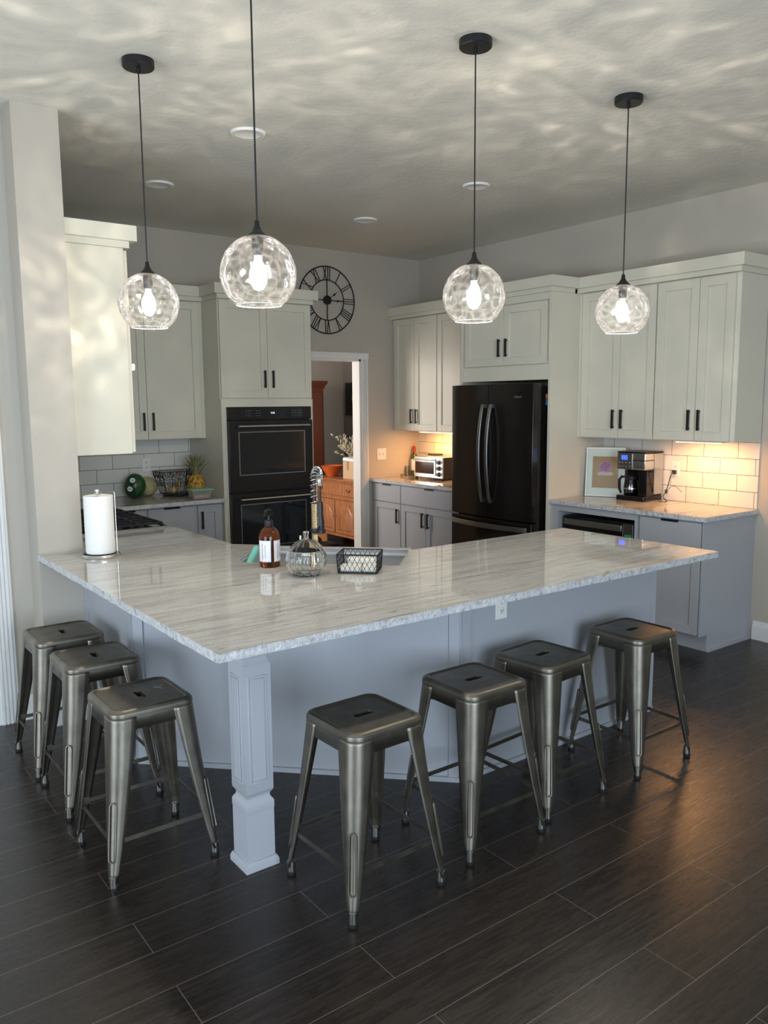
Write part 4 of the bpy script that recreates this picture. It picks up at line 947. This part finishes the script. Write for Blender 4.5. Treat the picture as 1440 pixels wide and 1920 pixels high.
# ------------------------------------------------------------------ pendants
def pendant(label, x, y, first=None, seed=0, gobo=True):
    t = thing('pendant_light', label, 'pendant light', (x,y,HC), seed*.9, 'glass globe pendants over the bar')
    zc = 2.098-HC
    MB().lathe([(.066,0),(.066,-.026),(.062,-.031),(.008,-.032),(.008,-.05),(.004,-.052)], n=36).build('canopy', 'black_metal', t, local=True)
    MB().tube([(0,0,-.04),(0,0,zc+.165)], .0032, 8).build('cord', 'black_plastic', t, local=True)
    MB().lathe([(.006,zc+.175),(.008,zc+.172),(.010,zc+.155),(.020,zc+.138),(.034,zc+.126),(.036,zc+.120),(.0,zc+.119)], n=28).build('cap', 'black_metal', t, local=True)
    MB().lathe([(.018,zc+.118),(.020,zc+.112),(.020,zc+.075),(.016,zc+.06),(.0,zc+.058)], n=20).build('socket', 'black_plastic', t, local=True)
    R = .1295; n = 64; prof = []
    for i in range(30):
        a = math.radians(15)+ (math.radians(143-15))*i/29; prof.append((R*math.sin(a), zc+R*math.cos(a)))
    rnd = random.Random(seed); cells = [Vector((rnd.gauss(0,1),rnd.gauss(0,1),rnd.gauss(0,1))).normalized() for _ in range(170)]
    mb = MB().lathe(prof, n=n, cap0=False, cap1=False)
    for v_ in mb.bm.verts:
        d_ = Vector((v_.co.x, v_.co.y, v_.co.z-zc)); u_ = d_.normalized(); m_ = max(c_.dot(u_) for c_ in cells)
        v_.co = Vector((0,0,zc)) + d_*(1 - .007*max(0, (m_-.975)/.025))
    g = mb.build('glass_shade', 'ripple_glass', t, local=True, smooth=180)
    MB().tube([(R*.602*math.cos(2*PI*i/48), R*.602*math.sin(2*PI*i/48), zc-R*.7986) for i in range(48)], .0012, 6, True).build('rim', 'rim_glass', g, local=True)
    b = MB().lathe([(.012,zc+.058),(.013,zc+.045),(.026,zc+.02),(.031,zc-.005),(.028,zc-.03),(.016,zc-.05),(.0,zc-.056)], n=28).build('bulb', 'bulb_glow', t, local=True)
    mb = MB()
    for k in range(4): a = k*PI/2; mb.tube([(.006*math.cos(a),.006*math.sin(a),zc+.03),(.012*math.cos(a),.012*math.sin(a),zc-.03)], .0012, 5)
    mb.build('filament', 'filament', b, local=True)
    l = bpy.data.lights.new('pendant_lamp', 'POINT'); l.energy = PEND_W; l.color = (1,.90,.76); l.shadow_soft_size = .03; l.use_nodes = True
    nt = l.node_tree; em = nt.nodes['Emission']
    tc = nt.nodes.new('ShaderNodeTexCoord'); mp = nt.nodes.new('ShaderNodeMapping'); nt.links.new(tc.outputs['Normal'], mp.inputs['Vector']); mp.inputs['Location'].default_value = (seed*3.1, seed*1.7, seed); 
    n1 = nt.nodes.new('ShaderNodeTexNoise'); n1.inputs['Scale'].default_value = 3.6; n1.inputs['Detail'].default_value = 3; n1.inputs['Distortion'].default_value = 2.5; nt.links.new(mp.outputs[0], n1.inputs['Vector'])
    r = nt.nodes.new('ShaderNodeValToRGB'); nt.links.new(n1.outputs['Fac'], r.inputs['Fac']); e = r.color_ramp.elements
    e[0].position = .36; e[0].color = (.45,.45,.45,1); e[1].position = .60; e[1].color = (1.15,1.15,1.15,1)
    k_ = e.new(.50); k_.color = (.80,.80,.80,1); k_ = e.new(.72); k_.color = (2.5,2.5,2.5,1)
    sz = nt.nodes.new('ShaderNodeSeparateXYZ'); nt.links.new(tc.outputs['Normal'], sz.inputs[0])
    mr = nt.nodes.new('ShaderNodeMapRange'); mr.inputs['From Min'].default_value = -.75; mr.inputs['From Max'].default_value = -.25; nt.links.new(sz.outputs[2], mr.inputs['Value'])
    mf = nt.nodes.new('ShaderNodeMix'); mf.data_type = 'RGBA'; nt.links.new(mr.outputs['Result'], mf.inputs[0]); mf.inputs[6].default_value = (.95,.95,.95,1); nt.links.new(r.outputs['Color'], mf.inputs[7])
    cm = nt.nodes.new('ShaderNodeCombineXYZ'); nt.links.new(sz.outputs[0], cm.inputs[0]); nt.links.new(sz.outputs[1], cm.inputs[1])
    nz = nt.nodes.new('ShaderNodeVectorMath'); nz.operation = 'NORMALIZE'; nt.links.new(cm.outputs[0], nz.inputs[0])
    c2 = nt.nodes.new('ShaderNodeCombineXYZ'); nt.links.new(sz.outputs[2], c2.inputs[2]); a2 = nt.nodes.new('ShaderNodeVectorMath'); a2.operation = 'MULTIPLY_ADD'
    nt.links.new(c2.outputs[0], a2.inputs[0]); a2.inputs[1].default_value = (.9,.9,.9); nt.links.new(nz.outputs[0], a2.inputs[2])
    n2 = nt.nodes.new('ShaderNodeTexNoise'); n2.inputs['Scale'].default_value = 5.5; n2.inputs['Detail'].default_value = 3; n2.inputs['Distortion'].default_value = .9; nt.links.new(a2.outputs[0], n2.inputs['Vector'])
    r3 = nt.nodes.new('ShaderNodeValToRGB'); nt.links.new(n2.outputs['Fac'], r3.inputs['Fac']); e3 = r3.color_ramp.elements
    e3[0].position = .36; e3[0].color = (.6,.6,.6,1); e3[1].position = .70; e3[1].color = (2.1,2.1,2.1,1); k3 = e3.new(.56); k3.color = (.95,.95,.95,1)
    mm = nt.nodes.new('ShaderNodeMix'); mm.data_type = 'RGBA'; mm.blend_type = 'MULTIPLY'; nt.links.new(mr.outputs['Result'], mm.inputs[0]); nt.links.new(mf.outputs[2], mm.inputs[6]); nt.links.new(r3.outputs['Color'], mm.inputs[7])
    nt.links.new(mm.outputs[2], em.inputs['Strength'])
    o = bpy.data.objects.new('pendant_lamp', l); COL.objects.link(o); o.parent = t; o.location = (0,0,zc)
    return t
mat('rim_glass', (.9,.9,.9), .1, spec=.8, emit=None)
pendant('clear rippled globe pendant nearest the column on the left', -4.035, -3.098, seed=1)
pendant('largest looking globe pendant, over the outer bar corner', -4.022, -4.075, seed=2)
pendant('clear rippled globe pendant in front of the refrigerator', -3.018, -4.063, seed=3)
pendant('clear rippled globe pendant at the far right, by the coffee cabinets', -2.007, -4.037, seed=4)

# ------------------------------------------------------------------ stools
def stool(label, x, y, rz, first=True):
    H = .612
    t = thing('bar_stool', label, 'bar stool', (x,y,0), rz, 'gunmetal bar stools around the breakfast bar')
    def rsq(h, r, z, n=8):
        P = []
        for cx, cy, a0 in ((1,1,0),(-1,1,PI/2),(-1,-1,PI),(1,-1,3*PI/2)):
            for i in range(n+1):
                a = a0+PI/2*i/n; P.append((cx*(h-r)+r*math.cos(a), cy*(h-r)+r*math.sin(a), z))
        return P
    # seat: slotted pan with rolled rim
    ns = 8; tot = 4*(ns+1)
    def slot(z, sc=1.0):
        P = []; hx, hy, r = .040*sc, .0140*sc, .0135*sc
        for cx, cy, a0 in ((1,1,0),(-1,1,PI/2),(-1,-1,PI),(1,-1,3*PI/2)):
            for i in range(ns+1):
                a = a0+PI/2*i/ns; P.append((cx*(hx-r)+r*math.cos(a), cy*(hy-r)+r*math.sin(a), z))
        return P
    mb = MB()
    mb.loft([slot(H-.018), slot(H-.005), rsq(.09,.03,H-.005,ns), rsq(.128,.035,H-.005,ns), rsq(.132,.037,H-.002,ns), rsq(.138,.04,H,ns), rsq(.148,.043,H-.003,ns), rsq(.1535,.046,H-.010,ns), rsq(.1552,.047,H-.020,ns), rsq(.1548,.047,H-.025,ns), rsq(.1518,.045,H-.026,ns), rsq(.1556,.045,H-.070,ns)], True)
    mb.build('seat', 'gunmetal', t, local=True, smooth=28, solid=.0015)
    def hs(z): return .1522 + (.205-.1522)*(1-z/.588)
    for sx, sy in ((1,1),(-1,1),(-1,-1),(1,-1)):
        zs = [.588,.575,.56,.535,.50,.44,.36,.28,.20,.12,.06,.03]; rings = []
        for z in zs:
            h = hs(z)+.0008; w = .024+(.085-.024)*min(1, max(0,(z-.03)/.53))**.75; r_ = min(w*.62, .045)
            P = [(h-w, h-.0), (h-(w+r_)/2, h)]
            for i in range(9): a = PI/2*(1-i/8); P.append((h-r_+r_*math.cos(a), h-r_+r_*math.sin(a)))
            P += [(h, h-(w+r_)/2), (h, h-w)]
            rings.append([(sx*a_, sy*b_, z) for a_, b_ in P])
        lg = MB().loft(rings, False).build('leg', 'gunmetal', t, local=True, smooth=60, solid=.0022)
        # pressed rib on the outer corner
        def cpt(z, off, s_):
            h = hs(z); w = .024+(.085-.024)*min(1, max(0,(z-.03)/.53))**.75; r_ = min(w*.62, .045); c = h+.0015-r_*(1-.7071)+off
            return Vector((sx*(c+s_*.7071), sy*(c-s_*.7071), z))
        rw = .0125; out = []
        for i in range(9): a = PI*i/8; out.append(cpt(.29+rw*math.sin(a), .0012, rw*math.cos(a)))
        for i in range(9): a = PI+PI*i/8; out.append(cpt(.115+rw*math.sin(a), .0012, rw*math.cos(a)))
        MB().tube(out, .0028, 6, True).build('pressed_rib', 'gunmetal', lg, local=True)
        h = hs(.02)-.0150
        MB().lathe([(.0155,.008),(.0145,.05),(.012,.052)], (sx*h, sy*h, 0), 16).build('foot_sleeve', 'steel_dull', lg, local=True)
        MB().lathe([(.0150,0),(.0162,.010),(.0155,.014)], (sx*h, sy*h, 0), 16).build('rubber_foot', 'rubber', lg, local=True)
    z = .168; h = hs(z)-.006
    for k in range(4):
        a = k*PI/2; c, s_ = math.cos(a), math.sin(a); rot = lambda p_: (p_[0]*c-p_[1]*s_, p_[0]*s_+p_[1]*c, p_[2])
        mb = MB(); mb.bar(rot((-h+.03,h,z)), rot((h-.03,h,z)), .005, .016)
        for sg in (-1,1): mb.bar(rot((sg*(h-.035),h+.001,z)), rot((sg*(h-.012),h+.001,z)), .004, .028)
        mb.build('stretcher', 'gunmetal', t, local=True)
    mb = MB(); hh = .138
    mb.tube([(-hh,-hh,.527),(hh,hh,.527)], .0045, 8); mb.tube([(-hh,hh,.519),(hh,-hh,.519)], .0045, 8); mb.build('cross_brace', 'gunmetal', t, local=True)
    return t
mat('scratch', (.30,.33,.32), .6)
mat('steel_dull', (.34,.33,.30), .35, metal=1)
st0 = stool('gunmetal bar stool nearest the camera, right of the corner post', -3.848, -4.418, .02)
def place(label, x, y, rz):
    s_ = copy_tree(st0); s_.location = (x,y,0); s_.rotation_euler = (0,0,rz); s_['label'] = label
place('gunmetal bar stool second from the corner post on the long right side', -3.305, -4.385, .0)
place('gunmetal bar stool third along the right side, slightly turned', -2.862, -4.335, .07)
place('gunmetal bar stool at the far right end, seat tinged with warm light', -2.25, -4.335, .0)
place('gunmetal bar stool left of the corner post with a pale scratch on its seat', -4.39, -3.76, PI/2)
sc = [o for o in bpy.data.objects if o.get('label','').endswith('pale scratch on its seat')][0]; INV[sc] = Matrix.Identity(4)
mb = MB(); zz = .6078
for p_, q_ in (((.03,-.085),(.048,-.10)),((.03,-.085),(.040,-.066)),((.03,-.085),(.008,-.088))): mb.bar((*p_,zz),(*q_,zz),.003,.0006)
so = mb.build('scratch_mark', 'scratch', sc, local=True); so['label'] = 'pale grey scratch'
place('gunmetal bar stool in the middle of the left side', -4.372, -3.17, PI/2)
place('gunmetal bar stool in front of the column, farthest on the left side', -4.378, -2.715, PI/2)

# ------------------------------------------------------------------ dining room
t = thing('armoire', 'tall reddish wood cabinet seen through the doorway', 'armoire', (-.4,2.2,0))
MB().box(-.95,.085,1.98,2.5,0,1.84).build('body', 'armoire_wood', t)
MB().loft([[(x0,y0,z),(x1,y0,z),(x1,2.5,z),(x0,2.5,z)] for x0,x1,y0,z in ((-.96,.095,1.97,1.84),(-.965,.10,1.965,1.87),(-.99,.125,1.94,1.91),(-.99,.125,1.94,1.935))], True, True, True).build('cornice', 'armoire_wood', t)
for a, b in ((-.93,-.44),(-.43,.06)): MB().box(a,b,1.965,1.98,.1,1.8).build('door', 'armoire_wood', t, bevel=.004)
BXF = -.205
t = thing('sideboard', 'carved oak sideboard seen through the doorway', 'sideboard', (0,1.2,0))
FD = lambda u,d,z: (BXF-d, u, z)              # u = y
y0, y1 = .45, 1.75
MB().box(BXF,.24,y0,y1,.13,.755).build('body', 'oak', t)
mb = MB(); mb.box(BXF-.035,.25,y0-.03,y1+.03,.775,.79); mb.box(BXF-.02,.25,y0-.015,y1+.015,.755,.775); mb.build('top', 'oak', t, bevel=.004)
mb = MB(); mb.mbox(FD, y0-.005, y1+.005, .555, .58, 0, .018); mb.mbox(FD, y0-.01, y1+.01, .125, .15, 0, .025); mb.build('moulding', 'oak', t, bevel=.004)
for a, b in ((.46,.86),(.88,1.72)):
    dd = MB().mbox(FD, a, b, .60, .735, 0, .014).build('drawer', 'oak', t, bevel=.004)
    for c in (a+.13, b-.13):
        mb = MB(); mb.tube([(BXF-.02,c+.03*math.cos(PI+PI*i/10),.675+.022*math.sin(PI+PI*i/10)) for i in range(11)], .004, 6)
        for s_ in (-1,1): mb.lathe([(.010,-.014),(.008,-.022)], (BXF,c+s_*.03,.678), 10, 'x')
        mb.build('handle', 'gold', dd)
yy = .47
for k in range(3):
    a, b = .46+k*.422, .46+k*.422+.405
    dd = MB().mbox(FD, a, b, .16, .545, 0, .016).build('door', 'oak', t, bevel=.004)
    mb = MB(); c = (a+b)/2; w = (b-a)/2-.05
    pts_ = [(c-w,.20),(c+w,.20),(c+w,.40),(c+w*.75,.43),(c+w*.55,.47),(c+w*.25,.475),(c,.49),(c-w*.25,.475),(c-w*.55,.47),(c-w*.75,.43),(c-w,.40)]
    mb.loft([[(BXF-.016,p_[0],p_[1]) for p_ in pts_],[(BXF-.026,c+(p_[0]-c)*.88,.33+(p_[1]-.33)*.92) for p_ in pts_]], True, True, True); mb.build('raised_panel', 'oak', dd)
    MB().sphere((BXF-.024,(b-.02) if k%2==1 else (a+.02),.36),.008,n=10,m=8).build('knob', 'gold', dd)
for a in (y0, y1-.28):
    mb = MB(); mb.prism([(a,.0),(a+.28,.0) if False else (a+.10,.0),(a+.13,.05),(a+.20,.07),(a+.28,.125),(a,.125)], -.02, .0)
    mb.xf(Matrix(((0,0,1,BXF),(1,0,0,0),(0,1,0,0),(0,0,0,1)))); mb.build('bracket_foot', 'oak', t)
MB().box(.18,.24,y0,y1,0,.13).build('back_foot', 'oak', t)
o = MB().lathe([(.08,0),(.13,.01),(.15,.035),(.145,.037),(.12,.015),(.0,.01)], (-.33,1.33,.0), 28).build('floor_bowl', 'black_plastic'); tag(o, 'low black bowl on the floor in front of the sideboard', 'bowl')
t = thing('bowl', 'large terracotta orange bowl on the sideboard', 'bowl', (-.07,1.575,.79))
MB().lathe([(.052,0),(.060,.01),(.098,.065),(.130,.122),(.138,.132),(.129,.132),(.092,.07),(.035,.02),(.0,.018)], n=36).build('bowl', 'terracotta', t, local=True)
t = thing('cardboard_box', 'open cardboard box with white paper on top on the sideboard', 'box', (.02,1.19,.79))
MB().box(-.12,.12,-.13,.10,0,.20).build('carton', 'cardboard', t, local=True)
MB().box(-.122,-.1205,-.02,.02,.10,.20).build('tape', 'kraft', t, local=True)
mb = MB(); mb.hexa([(-.13,-.12,.20),(.1,-.12,.21),(.1,.10,.20),(-.13,.10,.205),(-.12,-.12,.235),(.1,-.12,.25),(.1,.10,.25),(-.12,.10,.245)]); mb.build('paper', 'label_white', t, local=True, bevel=.008)
t = thing('dried_flower_vase', 'dark vase of pale dried flowers on the sideboard', 'vase', (.15,1.46,.79))
MB().lathe([(.035,0),(.05,.03),(.045,.10),(.02,.17),(.025,.20)], n=20).build('vase', 'dark_room', t, local=True)
mb = MB()
for k in range(46):
    a = random.uniform(0, 2*PI); sp = random.uniform(.05,.25); h = random.uniform(.28,.50); P = [Vector((0,0,.17)), Vector((sp*.4*math.cos(a),sp*.4*math.sin(a),.17+(h-.17)*.6)), Vector((sp*math.cos(a),sp*math.sin(a),h))]
    mb.tube(P, .0018, 4)
    for j in range(5):
        c_ = P[1].lerp(P[2], .35+.16*j)+Vector((random.uniform(-.012,.012),random.uniform(-.012,.012),0)); dd_ = Vector((random.uniform(-1,1),random.uniform(-1,1),random.uniform(.2,1))).normalized()*.045
        mb.tube([c_, c_+dd_*.5, c_+dd_], [.003,.010,.001], 5)
mb.build('dried_stems', 'dry_plant', t, local=True)
t = thing('painting', 'dark painting with a golden figure on the dining room wall', 'painting', (.79,2.2,1.72))
MB().box(.775,.799,1.85,2.52,1.50,1.93).build('canvas', 'paint_dark', t)
MB().lathe([(.0,-.001),(.085,-.001),(.085,0)], (.775,2.28,1.72), 24, 'x').build('golden_figure', 'paint_gold', t)
MB().lathe([(.0,-.002),(.05,-.002),(.05,0)], (.775,2.30,1.66), 20, 'x').build('red_patch', 'paint_red', t)
o = MB().lathe([(.006,0),(.006,-.02)], (.20,2.6,2.19), 10, 'y').build('wall_hook', 'black_metal'); tag(o, 'tiny dark hook high on the pink dining room wall', 'hook')
